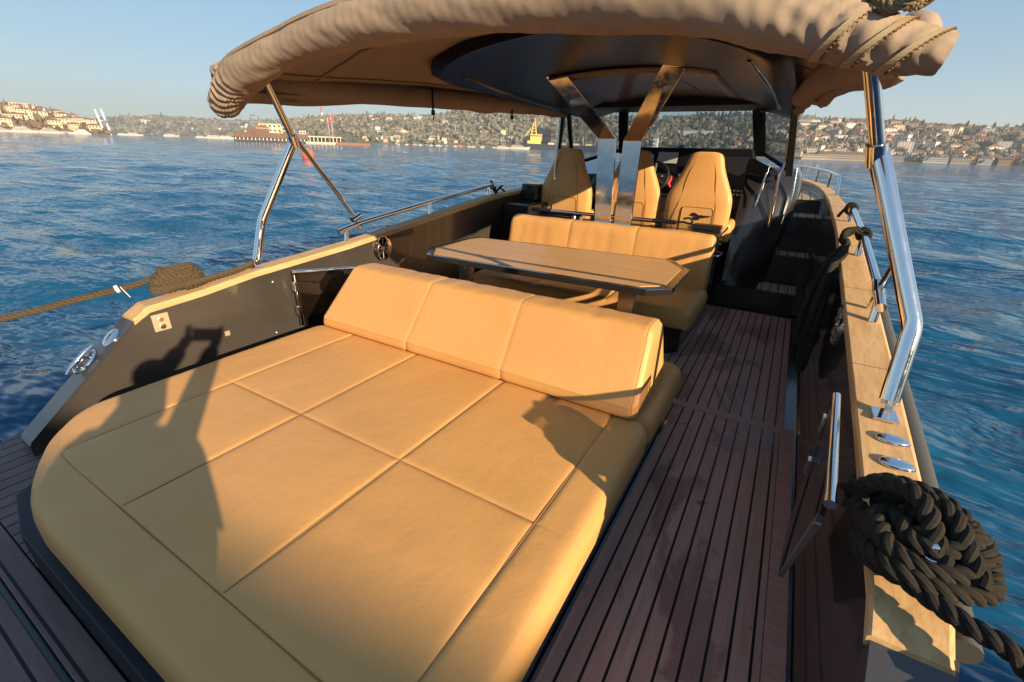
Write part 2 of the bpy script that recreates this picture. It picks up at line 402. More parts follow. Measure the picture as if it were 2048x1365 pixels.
def speaker(x, y, z, sgn):
    a = Vector((sgn, 0, 0)); c = Vector((x, y, z))
    sp = MB().tube([c, c+a*.008, c+a*.014, c+a*.008], [.10, .10, .088, .080], 36, caps=False).build('speaker', M['steel'], boat, smooth=30)
    MB().tube([c+a*.001, c+a*.004], [.082, .02], 30).build('speaker_cone', M['blackp'], sp, smooth=30)
    g = MB()
    for k in range(8):
        t = k*math.pi/4; d = Vector((0, math.cos(t), math.sin(t)))
        for o in (-.09, .09):
            d2 = Vector((0, math.cos(t+o), math.sin(t+o)))
            g.tube([c+a*.010+d*.022, c+a*.012+d2*.084], .0048, 6)
    g.tube([c+a*.008, c+a*.016], [.024, .018], 16)
    for rr in (.05,):
        g.tube([c+a*.010+Vector((0, math.cos(t), math.sin(t)))*rr for t in np.linspace(0, 2*math.pi, 25)], .003, 6)
    g.build('speaker_grille', M['satin'], sp, smooth=True)
speaker(-2.805, 2.64, .715, 1); speaker(.331, 2.54, .76, -1)

# ovals and the like on the starboard gunwale
for y, z in ((1.492, .7535), (1.385, .739)):
    c = Vector((.403, y, z)); rings = []
    for t, hh in ((1, 0), (1, .004), (.9, .009), (.6, .014), (.2, .016)):
        rings.append([(c.x+math.cos(a)*.041*t, c.y+math.sin(a)*.026*t, c.z+hh) for a in np.linspace(0, 2*math.pi, 29)[:-1]])
    MB().loft(rings).build('deck_filler', M['steel'], boat, smooth=40)

# rails on both gunwales
def rail(sgn, zt):
    P = lambda w_, y, z: (XC + sgn*w_, y, z)
    r = MB()
    pts = [P(1.655, 2.30, interp(zt,2.3)+.085), P(1.655, 2.5, interp(zt,2.5)+.105), P(1.655, 3.4, interp(zt,3.4)+.108), P(1.651, 4.4, interp(zt,4.4)+.10)]
    r.tube(fillet(pts, .1), .020, 14)
    for y in (2.36, 3.35, 4.34): r.tube([P(1.652, y, interp(zt,y)-.002), P(1.655, y+.02, interp(zt,y)+.10)], .0175, 12)
    r.build('gunwale_rail', M['steel'], boat, smooth=True)
rail(1, ZR); rail(-1, ZL)
# bow rails
for sgn, zt in ((1, ZR), (-1, ZL)):
    r = MB(); ys = list(np.arange(6.3, 10.9, .25))
    pts = [(XC+sgn*(interp(WI,6.0)+.09), 6.12, interp(zt,6)+.0)] + [(XC+sgn*(interp(WI,y)+.09), y, interp(zt,y)+.17) for y in ys]
    r.tube(spline(pts, 3), .016, 10)
    for y in (7.0, 7.9, 8.8, 9.7): r.tube([(XC+sgn*(interp(WI,y)+.09), y, interp(zt,y)-.01), (XC+sgn*(interp(WI,y)+.09), y, interp(zt,y)+.17)], .015, 8)
    r.build('bow_rail', M['steel'], boat, smooth=True)
# foredeck and steps on the starboard side
fd = MB(); ys = np.concatenate([[5.98], np.arange(6.2, 10.81, .2)])
fd.grid([[(XC-interp(WI,y)+.06, y, 1.07), (XC+interp(WI,y)-.06, y, 1.07)] for y in ys]).build('foredeck', M['fore'], boat, solid=.012)
MB().hexa([(XC-1.52,5.99,-.04),(XC+1.52,5.99,-.04),(XC+.4,10.4,-.04),(XC-.4,10.4,-.04),(XC-1.52,5.99,1.055),(XC+1.52,5.99,1.055),(XC+.2,10.7,1.055),(XC-.2,10.7,1.055)]).build('fore_cabin', M['black'], boat)
fm = MB()
for sgn in (1,):
    fm.grid([[(XC+sgn*(interp(WI,y)-.075), y, 1.0785), (XC+sgn*(interp(WI,y)-.002), y, 1.0785)] for y in ys])
fm.build('deck_margin', M['navy'], boat, solid=.006)
for i, (y0, y1, z) in enumerate(((5.08, 5.42, .25), (5.42, 5.66, .56), (5.66, 5.97, .925))):
    st = MB().box((-.62 if i == 0 else -.12, y0, -.03), (.328, y1+.02, z-.014)).build('step', M['black'], boat, bevel=.004)
    MB().box(((-.10, .0, .06)[i], y0+.015, z-.014), ((.24, .28, .32)[i], y1-.01, z)).build('step_tread', M['fore'], st, bevel=.004)
    for x in (.08, .14, .20): MB().box((x, y0+.06, z-.001), (x+.008, y1-.05, z+.0008)).build('tread_slot', M['blackp'], st)

# helm console and windscreen
con = MB().hexa([(-2.62,5.62,.0),(-.30,5.62,.0),(-.26,6.56,.0),(-2.62,6.56,.0),(-2.62,5.78,1.20),(-.36,5.72,1.32),(-.28,6.5,1.47),(-2.62,6.4,1.36)])
con = con.build('helm_console', M['black'], boat, bevel=.03, seg=3)
dash = MB().hexa([(-1.80,5.70,1.02),(-.30,5.66,1.02),(-.30,6.3,1.02),(-1.80,6.3,1.02),(-1.80,5.92,1.55),(-.47,5.86,1.555),(-.47,6.3,1.52),(-1.80,6.3,1.54)]).build('dashboard', M['blackp'], con, bevel=.012)
# cabin door panel with switch panel, right of the helm
MB().hexa([(-.90,5.56,.93),(-.44,5.56,.95),(-.44,5.585,.95),(-.90,5.585,.93),(-.90,5.66,1.47),(-.44,5.64,1.47),(-.44,5.66,1.47),(-.90,5.68,1.47)]).build('cabin_door', mat('satin_grey_door', (.035, .035, .038), .35, spec=.6), con, bevel=.008)
MB().hexa([(-.44,5.52,.93),(-.28,5.45,1.03),(-.28,5.8,1.03),(-.44,5.8,.93),(-.44,5.62,1.47),(-.26,5.56,1.39),(-.26,5.9,1.39),(-.44,5.9,1.47)]).build('cabin_side', M['black'], con, bevel=.012)
swp = MB().box((-.63, 5.555, 1.075), (-.45, 5.562, 1.165)).build('switch_panel', M['blackp'], con)
for i in range(5):
    for j in range(2): MB().disc((-.615+i*.036, 5.555, 1.10+j*.04), (0,-1,0), .011, .006, 12).build('switch', M['white'], swp)
for (x0, x1, z0, z1) in ((-1.72, -1.52, 1.35, 1.47), (-1.47, -1.24, 1.38, 1.50)):
    d = MB().hexa([(x0,5.80,z0),(x1,5.80,z0),(x1,5.81,z0),(x0,5.81,z0),(x0,5.85,z1),(x1,5.85,z1),(x1,5.86,z1),(x0,5.86,z1)]).build('chart_screen', M['screen'], con, bevel=.006)
c = Vector((-1.42, 5.56, 1.24)); ax = Vector((0, -.93, .36)).normalized(); u = Vector((1,0,0)); v = ax.cross(u)
R_ = .165
wh = MB().tube([c + (u*math.cos(a)+v*math.sin(a))*R_ for a in np.linspace(0, 2*math.pi, 41)], .014, 10).build('steering_wheel', M['blackp'], con, smooth=True)
s_ = MB()
for a in (rad(90), rad(210), rad(330)): s_.tube([c-ax*.03, c+(u*math.cos(a)+v*math.sin(a))*R_], [.014, .009], 8)
s_.build('wheel_spoke', M['satin'], wh, smooth=True)
MB().tube([c-ax*.03, c-ax*.03-Vector((0,-.2,.08))*-1*1.0], .025, 12).build('wheel_hub', M['blackp'], wh, smooth=True)
MB().disc(c-ax*.045, ax, .04, .035, 20).build('wheel_boss', M['steel'], wh, smooth=30)
k = MB().tube([(-1.235,5.62,1.25),(-1.23,5.60,1.22),(-1.25,5.59,1.17),(-1.22,5.59,1.13)], [.012,.014,.02,.010], 8).build('key_tag', M['red'], con, smooth=True)
th = MB().disc((-1.14, 5.66, 1.12), (0,-.3,1), .035, .06, 16).tube([(-1.14,5.66,1.15),(-1.14,5.60,1.27)], [.012,.018], 10).build('throttle_lever', M['satin'], con, smooth=30)
# wiper lever / dome on the dash top
dm = MB(); 
for i in range(7): pass
rings = []
for t in np.linspace(0, 1, 8):
    a = t*math.pi/2; rings.append([(-1.30+math.cos(b)*.062*math.cos(a), 6.25+math.sin(b)*.062*math.cos(a), 1.52+.075*math.sin(a)) for b in np.linspace(0, 2*math.pi, 21)[:-1]])
MB().loft(rings).build('compass_dome', M['black'], con, smooth=True)

ws = {}
yb, yt = 6.10, 5.62
WSX = [(-2.52, 5.75, 1.33, 5.32), (-1.99, 6.12, 1.52, 5.68), (-.41, 6.12, 1.53, 5.68)]
ZT = 1.935
bt = [Vector((x, y, z)) for x, y, z, t in WSX]; tp = [Vector((x + .05*(1 if x < XC else -1)*-0, t, ZT)) for x, y, z, t in WSX]
# x positions of pillar tops
tp[0].x = -2.44; tp[1].x = -1.90; tp[2].x = -.49
bt.append(Vector((-.07, 5.45, 1.36))); tp.append(Vector((-.16, 5.15, ZT)))
bt.insert(0, Vector((-2.52, 5.25, 1.18))); tp.insert(0, Vector((-2.35, 5.02, ZT)))
wsf = None
for i in range(len(bt)-1):
    a, b, c_, d = bt[i], bt[i+1], tp[i+1], tp[i]
    g = MB().prism([a, b, c_, d], Vector((0, .006, 0))).build('windscreen_pane', M['glass'], boat)
fr = MB()
def bar(m_, a, b, wx, wy):
    a, b = Vector(a), Vector(b)
    o = [(-wx,-wy,0),(wx,-wy,0),(wx,wy,0),(-wx,wy,0)]
    m_.loft([[a+Vector(q) for q in o], [b+Vector(q) for q in o]])
for i, (a, b, wdt) in enumerate(zip(bt, tp, (.018, .022, .055, .062, .03))):
    if i == 3: a = a + Vector((.0, 0, 0)); 
    fr = MB(); bar(fr, a - Vector((0, 0, .05)), b + Vector((0, 0, .02)), wdt, .025); fr.build('windscreen_pillar', M['blackp'], boat, bevel=.006)
for q in (bt, tp): MB().tube([p_ for p_ in q], .022, 8).build('windscreen_rail', M['blackp'], boat, smooth=True)
# chrome posts
MB().tube([(-2.40, 4.98, 1.15), (-2.36, 4.95, 1.92)], .013, 10).build('roof_post', M['steel'], boat, smooth=True)
MB().tube(fillet([(-.165, 5.20, 1.93), (-.125, 5.40, 1.42), (-.155, 5.38, 1.34), (-.135, 5.40, .82)], .05), .012, 12).build('grab_post', M['steel'], boat, smooth=True)
MB().tube(fillet([(-.02, 5.50, 1.38), (.00, 5.46, 1.15), (-.03, 5.40, .86)], .05), .010, 12).build('grab_post', M['steel'], boat, smooth=True)
MB().tube(fillet([(-.27, 5.42, 1.34), (-.30, 5.38, 1.02)], .05), .008, 12).build('grab_post', M['steel'], boat, smooth=True)
# curved side of the cabin beside the steps
sd = []
for z, xo, yf in ((.0, -.08, 5.30), (.5, -.03, 5.36), (.8, .02, 5.42), (1.1, .05, 5.5), (1.3, .02, 5.6), (1.38, -.03, 5.75)):
    sd.append([(-.46, yf-.05, z), (xo-.06, yf-.02, z), (xo, yf+.06, z), (xo+.03, 6.5, z), (-.46, 6.5, z)])
MB().loft(sd).build('cabin_side', M['black'], boat, smooth=50)
# port locker by the helm
MB().box((-2.80, 4.5, .3), (-2.46, 5.7, .93)).build('side_locker', M['black'], boat, bevel=.02)
MB().box((-2.79, 4.9, .93), (-2.58, 5.75, 1.12)).build('side_locker', M['black'], boat, bevel=.02)

# hardtop
def ht_half(y): return interp([(2.50, .25), (2.53, .62), (2.60, .92), (2.72, 1.04), (2.9, 1.08), (5.6, 1.12)], y)
rows = []
ysh = [2.50, 2.515, 2.53, 2.56, 2.60, 2.66, 2.75, 2.9, 3.3, 3.8, 4.4, 5.0, 5.7]
def ht_z(x, y):
    u = (x - XC) / 1.1; return 2.112 - .155*abs(u)**2.2 - .022*(y-2.5)
us = np.linspace(-1, 1, 25)
topg = [[(XC+u*ht_half(y), y, ht_z(XC+u*ht_half(y), y)) for u in us] for y in ysh]
ht = MB()
def htring(y, inset, dz):
    a = [(XC+u*(ht_half(y)-inset), y, ht_z(XC+u*ht_half(y), y)+dz) for u in us]; return a
rings = []
for y in ysh:
    t = htring(y, 0, .0); b = htring(y, .06, -.050); e = htring(y, -.012, -.022)
    rings.append(t + [e[-1]] + b[::-1] + [e[0]])
ht.loft(rings)
hto = ht.build('hardtop', M['roofb'], boat, smooth=50)
# recessed panel and mouldings below the hardtop
pn = []
for y in np.linspace(3.5, 5.0, 8):
    pn.append([(XC+u*.60+.05, y, ht_z(XC+u*.60, y) - .062) for u in np.linspace(-1, 1, 15)])
MB().grid(pn).build('roof_lining', mat('roof_lining_panel', (.11, .068, .055), .35, coat=.2), hto, solid=.01, smooth=True)
mo = MB()
for sgn in (-1, 1):
    mo.tube(spline([(XC+sgn*.90, 2.9, ht_z(XC+.9, 2.9)-.055), (XC+sgn*.95, 3.6, ht_z(XC+.95, 3.6)-.062), (XC+sgn*.98, 4.9, ht_z(XC+.98, 4.9)-.065)], 6), .018, 10)
    mo.tube(spline([(XC+sgn*.25, 3.5, ht_z(XC, 3.5)-.068), (XC+sgn*.33, 4.1, ht_z(XC, 4.1)-.074), (XC+sgn*.37, 4.8, ht_z(XC, 4.8)-.08)], 6), .004, 6) if sgn else 0
mo.build('roof_moulding', M['black'], hto, smooth=True)
MB().box((XC-1.02, 5.05, 1.915), (XC+1.02, 5.75, 2.0)).build('roof_header', M['blackp'], hto, bevel=.01)
# V shaped polished roof struts
def strut(pts, wdt, th, tw=0):
    rings = []
    for i, (p, sx) in enumerate(pts):
        p = Vector(p); d = tw if i >= 2 else 0; rings.append([p+Vector((-wdt/2*sx, -th/2-d, 0)), p+Vector((wdt/2*sx, -th/2+d, 0)), p+Vector((wdt/2*sx, th/2+d, 0)), p+Vector((-wdt/2*sx, th/2-d, 0))])
    return MB().loft(rings)
strut([((-1.545,4.36,.85),1),((-1.575,4.34,1.60),1),((-1.745,3.42,2.055),1),((-1.745,3.34,2.085),1)], .165, .035, .022).build('roof_strut', M['steel'], boat, bevel=.003)
strut([((-1.345,4.36,.85),1),((-1.335,4.34,1.585),1),((-.825,3.45,2.05),1),((-.825,3.37,2.08),1)], .165, .035).build('roof_strut', M['steel'], boat, bevel=.003)
# ------------------------------------------------------------------ cushions
def axis_pts(a, b, n, dense):
    s = set(np.round(np.linspace(a, b, n), 5))
    for c, r in dense:
        for t in (-1, -.6, -.3, -.12, 0, .12, .3, .6, 1): 
            if a <= c + r*t <= b: s.add(round(c + r*t, 5))
    return sorted(s)
def slab(x0, x1, y0, y1, z0, z1, r=.06, R=.12, sx=(), sy=(), depth=.012, sw=.018, puff=.010, n=36, inset=0, sag=None, sh=None):
    """upholstered slab: rounded plan corners R, rounded upper edge r, stitched seams at x in sx / y in sy; seam list items are x or (x, ya, yb)"""
    xs = axis_pts(x0, x1, n, [(c if not hasattr(c, '__len__') else c[0], sw*1.8) for c in sx] + [(x0, r), (x1, r)])
    ys = axis_pts(y0, y1, n, [(c if not hasattr(c, '__len__') else c[0], sw*1.8) for c in sy] + [(y0, r), (y1, r)])
    cx = [x0] + [c if not hasattr(c, '__len__') else c[0] for c in sx] + [x1]; cy = [y0] + [c if not hasattr(c, '__len__') else c[0] for c in sy] + [y1]
    def warp(x, y):
        qx = min(max(x, x0+R), x1-R); qy = min(max(y, y0+R), y1-R); dx, dy = x-qx, y-qy
        m = max(abs(dx), abs(dy)); L = math.hypot(dx, dy)
        if L > 1e-9 and dx and dy: dx, dy = dx/L*m, dy/L*m
        return qx+dx, qy+dy
    def top(x, y):
        e = min(x-x0, x1-x, y-y0, y1-y); z = z1
        if e < r: z = z1 - r + math.sqrt(max(0, r*r - (r-e)**2))
        g = 0; w = 1
        for c in sx:
            if hasattr(c, '__len__'): c, ya, yb = c; w = 1 if ya <= y <= yb else max(0, 1 - min(abs(y-ya), abs(y-yb))/.03)
            else: w = 1
            g = max(g, w*math.exp(-abs(x-c)/sw*1.6))
        for c in sy:
            if hasattr(c, '__len__'): c, xa, xb = c; w = 1 if xa <= x <= xb else max(0, 1 - min(abs(x-xa), abs(x-xb))/.03)
            else: w = 1
            g = max(g, w*math.exp(-abs(y-c)/sw*1.6))
        z -= depth*g*min(1, e/r if r else 1)
        ix = max(k for k in range(len(cx)-1) if cx[k] <= x + 1e-9); iy = max(k for k in range(len(cy)-1) if cy[k] <= y + 1e-9)
        u = (x-cx[ix])/(cx[ix+1]-cx[ix]); v = (y-cy[iy])/(cy[iy+1]-cy[iy])
        z += puff*(4*u*(1-u))**.5*(4*v*(1-v))**.5 if 0 <= u <= 1 and 0 <= v <= 1 else 0
        z += .005*noise.noise(Vector((x*2.3, y*2.3, z1*5))) + .0012*noise.noise(Vector((x*11, y*11, z1*5)))
        return z
    P = [[(*warp(x, y), top(x, y)) for x in xs] for y in ys]
    if sag: P = [[(p[0], p[1], p[2] + sag(p[0], p[1])) for p in row] for row in P]
    mb = MB(); mb.grid(P)
    ring = [P[0][i] for i in range(len(xs))] + [P[j][-1] for j in range(1, len(ys))] + [P[-1][i] for i in range(len(xs)-2, -1, -1)] + [P[j][0] for j in range(len(ys)-2, 0, -1)]
    cxm, cym = (x0+x1)/2, (y0+y1)/2
    def shrink(p, d, z):
        v = Vector((p[0]-cxm, p[1]-cym)); 
        sxn = 1 if v.x > 0 else -1; syn = 1 if v.y > 0 else -1
        ex = (x1-x0)/2-abs(v.x); ey = (y1-y0)/2-abs(v.y)
        x = p[0]-sxn*max(0, d-max(0, ex)); y = p[1]-syn*max(0, d-max(0, ey)); return (x, y, z)
    b = min(r, (z1-z0)*.3); rings = [ring]
    for t in (.3, .6, .9, 1.0): rings.append([(p[0], p[1], (p[2])*(1-t)+(z0+b)*t) for p in ring])
    for a in (30, 60, 90): rings.append([shrink(p, b*(1-math.cos(rad(a))) + inset*a/90, z0+b-b*math.sin(rad(a))) for p in ring])
    mb.loft(rings, True, False); mb.add(rings[-1], [tuple(range(len(ring)))])
    if sh: mb.v = [sh(p) for p in mb.v]
    return mb
def stitch(pts, r=.0016, m='seam'): return MB().tube(pts, r, 5)

# ------------------------------------------------------------------ aft sunbed
bed = thing('sunbed', 'large tan leather sunbed with stitched panels across the stern of the cockpit', 'sunbed', (-1.35, .9, 0))
X0, X1, Y0, Y1 = -2.445, -.298, .158, 1.745; ZB = .432
cut = .0
def bedshape(p):
    x, y, z = p
    if z > .2:
        # aft port corner is cut off
        a_, b_ = .50, .30
        f_ = (X0+a_-x)/a_ + (Y0+b_-y)/b_ - 1
        if f_ > -.45:
            g_ = -.45 + .45*(1-math.exp(-(f_+.45)/.45)); x += (f_-g_)*a_/2; y += (f_-g_)*b_/2
    return (x, y, z)
sxs = [-2.115, (-1.602, .33, Y1), (-1.030, .33, Y1), -.462]
sys_ = [.318, (.965, -2.13, -.46)]
bm_ = slab(X0, X1, Y0, Y1, .280, ZB, r=.050, R=.10, sx=[(-2.115, .34, Y1), (-1.602, .33, Y1), (-1.030, .33, Y1), (-.462, .33, Y1)], sy=[(.318, -2.10, -.47), (.962, -2.115, -.462)], depth=.006, sw=.012, puff=.003, n=64, sh=bedshape)
cush = bm_.build('mattress', M['leather'], bed, smooth=60)
sm = MB()
zt = ZB + .0005
for x in (-1.602, -1.030): sm.tube([bedshape((x, y, ZB-.0042)) for y in np.linspace(.325, Y1-.02, 40)], .0020, 5)
for a, b in ((-2.11, -1.61), (-1.595, -1.037), (-1.023, -.47)): sm.tube([(x, .962, ZB-.0042) for x in np.linspace(a, b, 10)], .0020, 5)
sm.tube([bedshape(p) for p in resample([(-.462, 1.60, ZB-.0045), (-.462, .335, ZB-.0045), (-.50, .318, ZB-.0045), (-2.02, .318, ZB-.0045), (-2.115, .40, ZB-.0045), (-2.115, 1.6, ZB-.0045)], .03)], .0022, 5)
sm.build('seam', M['seam'], cush)
base = MB()
poly = [(-2.40, .40), (-2.24, .19), (-1.98, .138), (-.50, .138), (-.36, .30), (-.36, 2.38), (-.46, 2.47), (-2.40, 2.47)]
base.prism([(x, y, -.004) for x, y in poly], (0, 0, .268)).build('bed_base', M['basep'], bed, bevel=.006)
MB().box((-.352, .5, .0), (-.340, 2.45, .028)).build('base_trim', M['steel'], bed)
# the forward seat cushion that continues under the bolster
s2 = slab(-2.40, -.305, 1.752, 2.50, .245, .402, r=.055, R=.10, sx=[-1.7, -1.02], depth=.008, puff=.004, n=40)
s2.build('forward_seat_cushion', M['leather'], bed, smooth=60)
# bolster (backrest) lying on the sunbed
bol = thing('bolster_cushion', 'long tan leather backrest bolster in three panels lying across the sunbed', 'bolster', (-1.35, 1.9, .43))
def section(x, k=1.0, g=0.0):
    # end profile: y, z ; rounded
    pr = [(1.665, .455), (1.662, .50), (1.68, .53), (1.845, .765), (1.865, .790), (1.90, .800), (2.01, .795), (2.05, .780), (2.07, .745), (2.15, .50), (2.15, .46), (2.13, .440), (2.05, .434), (1.92, .434), (1.78, .434), (1.69, .440)]
    cy, cz = 1.92, .60
    return [(x, cy + (y-cy)*(k-g*1.0), cz + (z-cz)*(k-g)) for y, z in pr]
def dens(pr, m=4):
    q = spline(pr, m, closed=True); return [tuple(p) for p in q]
xs = axis_pts(-2.375, -.355, 90, [(-1.66, .03), (-1.035, .03), (-2.355, .03), (-.375, .03)])
def bolpt(q):
    px_, py_, pz_ = q; t = (pz_-.43)/.37
    xx = px_ + (.12*t*(-(px_+1.3)/1.07) if px_ < -1.3 else -.03*t*max(0, (px_+1.3)/.95))
    wr = .006*noise.noise(Vector((px_*16, py_*7, pz_*7)))*max(0, t-.45)*(1 if px_ > -2.2 else .3)
    return (xx, py_+wr, pz_+wr)
rings = []
for x in xs:
    e = min(x+2.375, -.355-x); k = 1 - (.10*(1-min(1, e/.035))**2)
    g = max(math.exp(-abs(x-c)/.012) for c in (-1.66, -1.035)) * .02
    puff = .004*noise.noise(Vector((x*3, 0, 0)))
    rr = section(x, k+puff, g); rr = dens(rr, 3)
    # leans: base is longer to port
    rings.append([bolpt(q) for q in rr])
bo = MB().loft(rings).build('bolster_cover', M['leather'], bol, smooth=45)
pp = MB()
for x in (-1.66, -1.035): MB().tube([bolpt(p) for p in dens(section(x, .972), 3)[:28]], .0028, 6).build('piping', M['leather'], bo, smooth=True)
for x in (-.375, -2.35):
    q = [bolpt(p) for p in dens(section(x, .985), 3)]; MB().tube(q + [q[0]], .0022, 5).build('piping', M['leather'], bo, smooth=True)

# ------------------------------------------------------------------ table
tb = thing('dining_table', 'long wooden table with cut corners and dark glossy edge on steel legs', 'table', (-1.46, 3.1, 0))
oc = [(-2.30, 2.60), (-.63, 2.66), (-.50, 2.78), (-.505, 3.34), (-.685, 3.60), (-2.40, 3.46), (-2.45, 3.34), (-2.44, 2.80)]
MB().prism([(x, y, .695) for x, y in oc], (0, 0, .042)).build('table_rim', M['black'], tb, bevel=.005)
cx_, cy_ = -1.47, 3.08
ins = [(cx_+(x-cx_)*.945, cy_+(y-cy_)*.90) for x, y in oc]
tt = MB().prism([(x, y, .736) for x, y in ins], (0, 0, .0045)).build('table_top', M['tabletop'], tb)
MB().box((-2.36, 3.075, .7404), (-.56, 3.079, .7412)).build('top_joint', M['seam'], tt)
for x in (-2.13, -.80): MB().box((x-.055, 2.86, .0), (x+.055, 2.92, .695)).build('table_leg', M['satin'], tb, bevel=.004)
for x in (-2.13, -.80): MB().box((x-.09, 2.76, -.003), (x+.09, 3.02, .012)).build('leg_foot', M['steel'], tb)

# ------------------------------------------------------------------ forward bench
be = thing('bench_seat', 'tan leather bench with three-panel backrest behind the table', 'bench', (-1.47, 3.9, 0))
slab(-2.44, -.435, 3.33, 4.15, .27, .42, r=.06, R=.10, sx=[-1.77, -1.10], depth=.012, puff=.012, n=40).build('seat_cushion', M['leather'], be, smooth=60)
poly = [(-2.44, 3.44), (-.64, 3.44), (-.52, 3.56), (-.50, 4.30), (-2.44, 4.30)]
MB().prism([(x, y, -.004) for x, y in poly], (0, 0, .276)).build('bench_base', M['black'], be, bevel=.006)
for z in (.20, .232): MB().tube([(-.66, 3.436, z), (-.515, 3.556, z), (-.495, 3.7, z)], .006, 6).build('base_trim', M['black'], be)
def bsec(x, k):
    pr = [(4.03, .30), (3.99, .34), (4.00, .42), (4.07, .70), (4.09, .80), (4.115, .855), (4.16, .872), (4.22, .868), (4.26, .85), (4.27, .80), (4.27, .36), (4.24, .30)]
    cy, cz = 4.14, .6; return [(x, cy+(y-cy)*k, cz+(z-cz)*k) for y, z in pr]
xs = axis_pts(-2.44, -.475, 80, [(-1.78, .03), (-1.13, .03), (-2.42, .03), (-.49, .03)]); rings = []
for x in xs:
    e = min(x+2.44, -.475-x); k = 1-.09*(1-min(1, e/.04))**2 - .03*max(math.exp(-abs(x-c)/.012) for c in (-1.78, -1.13))
    rr = dens(bsec(x, k), 3); o_ = []
    for (a, b, c) in rr:
        wv = .006*noise.noise(Vector((a*9, c*3, 4)))+.004*noise.noise(Vector((a*25, c*6, 1)))*max(0, (c-.5))*2
        o_.append((a, b+wv, c+wv*.5 + .010*noise.noise(Vector((a*3, 7, 1)))*(c > .8)))
    rings.append(o_)
MB().loft(rings).build('bench_backrest', M['leather'], be, smooth=45)
# lower right end pad of the backrest
cab = thing('bar_cabinet', 'glossy black cabinet behind the bench with a chrome towel rail', 'cabinet', (-1.45, 4.5, 0))
MB().box((-2.44, 4.285, .0), (-.50, 4.80, .835)).build('cabinet_body', M['black'], cab, bevel=.006)
MB().box((-2.47, 4.275, .836), (-.455, 4.83, .858)).build('cabinet_top', M['black'], cab, bevel=.004)
MB().tube(fillet([(-.50, 4.36, .66), (-.44, 4.36, .66), (-.43, 4.52, .66), (-.50, 4.56, .66)], .03), .009, 8).build('towel_rail', M['steel'], cab, smooth=True)
MB().tube(fillet([(-.50, 4.42, .80), (-.455, 4.44, .79), (-.475, 4.46, .76), (-.45, 4.47, .74), (-.50, 4.49, .73)], .01), .005, 6).build('hook', M['steel'], cab, smooth=True)
sk = MB().box((-1.10, 4.40, .8585), (-.60, 4.70, .862)).build('sink_lid', M['screen'], cab, bevel=.002)
sk.data.materials[0] = M['black']
# boat poles lying on the cabinet
for nm, lb, a, b, r in (('boat_hook', 'long grey telescopic boat hook lying on the black cabinet behind the bench', (-2.36, 4.40, .905), (-.74, 4.36, .915), .016),
                        ('deck_brush', 'black-handled deck brush pole lying forward of the grey boat hook', (-2.28, 4.52, .885), (-.70, 4.50, .885), .013)):
    t_ = thing(nm, lb, 'pole', a)
    A, B = Vector(a), Vector(b)
    MB().tube([A.lerp(B, .14), A.lerp(B, .80)], r, 10).build('shaft', M['satin'] if nm == 'boat_hook' else M['blackp'], t_, smooth=True)
    MB().tube([A, A.lerp(B, .14)], r*1.35, 10).build('grip', M['blackp'], t_, smooth=True)
    if nm == 'boat_hook':
        MB().tube([A.lerp(B, .80), A.lerp(B, .93)], r*1.2, 10).build('collar', M['blackp'], t_, smooth=True)
        MB().tube(spline([A.lerp(B, .93), A.lerp(B, .97)+Vector((0, 0, .01)), B+Vector((0, 0, .0)), B+Vector((.03, -.01, .02)), B+Vector((.0, -.02, .05)), B+Vector((-.05, -.02, .04))], 5), .009, 8).build('hook', M['blackp'], t_, smooth=True)
    else:
        MB().box((B.x-.02, B.y-.05, B.z-.022), (B.x+.22, B.y+.05, B.z+.02)).build('brush_head', M['blackp'], t_, bevel=.006)
t_ = thing('folded_tool', 'small black tackle with bright metal ends lying at the port end of the cabinet', 'tool', (-2.1, 4.45, .86))
MB().tube([(-2.30, 4.47, .875), (-1.80, 4.42, .872)], .014, 8).build('handle', M['blackp'], t_, smooth=True)
MB().disc((-1.86, 4.38, .859), (0, 0, 1), .02, .02, 12).disc((-1.79, 4.39, .859), (0, 0, 1), .018, .018, 12).build('metal_end', M['steel'], t_, smooth=30)

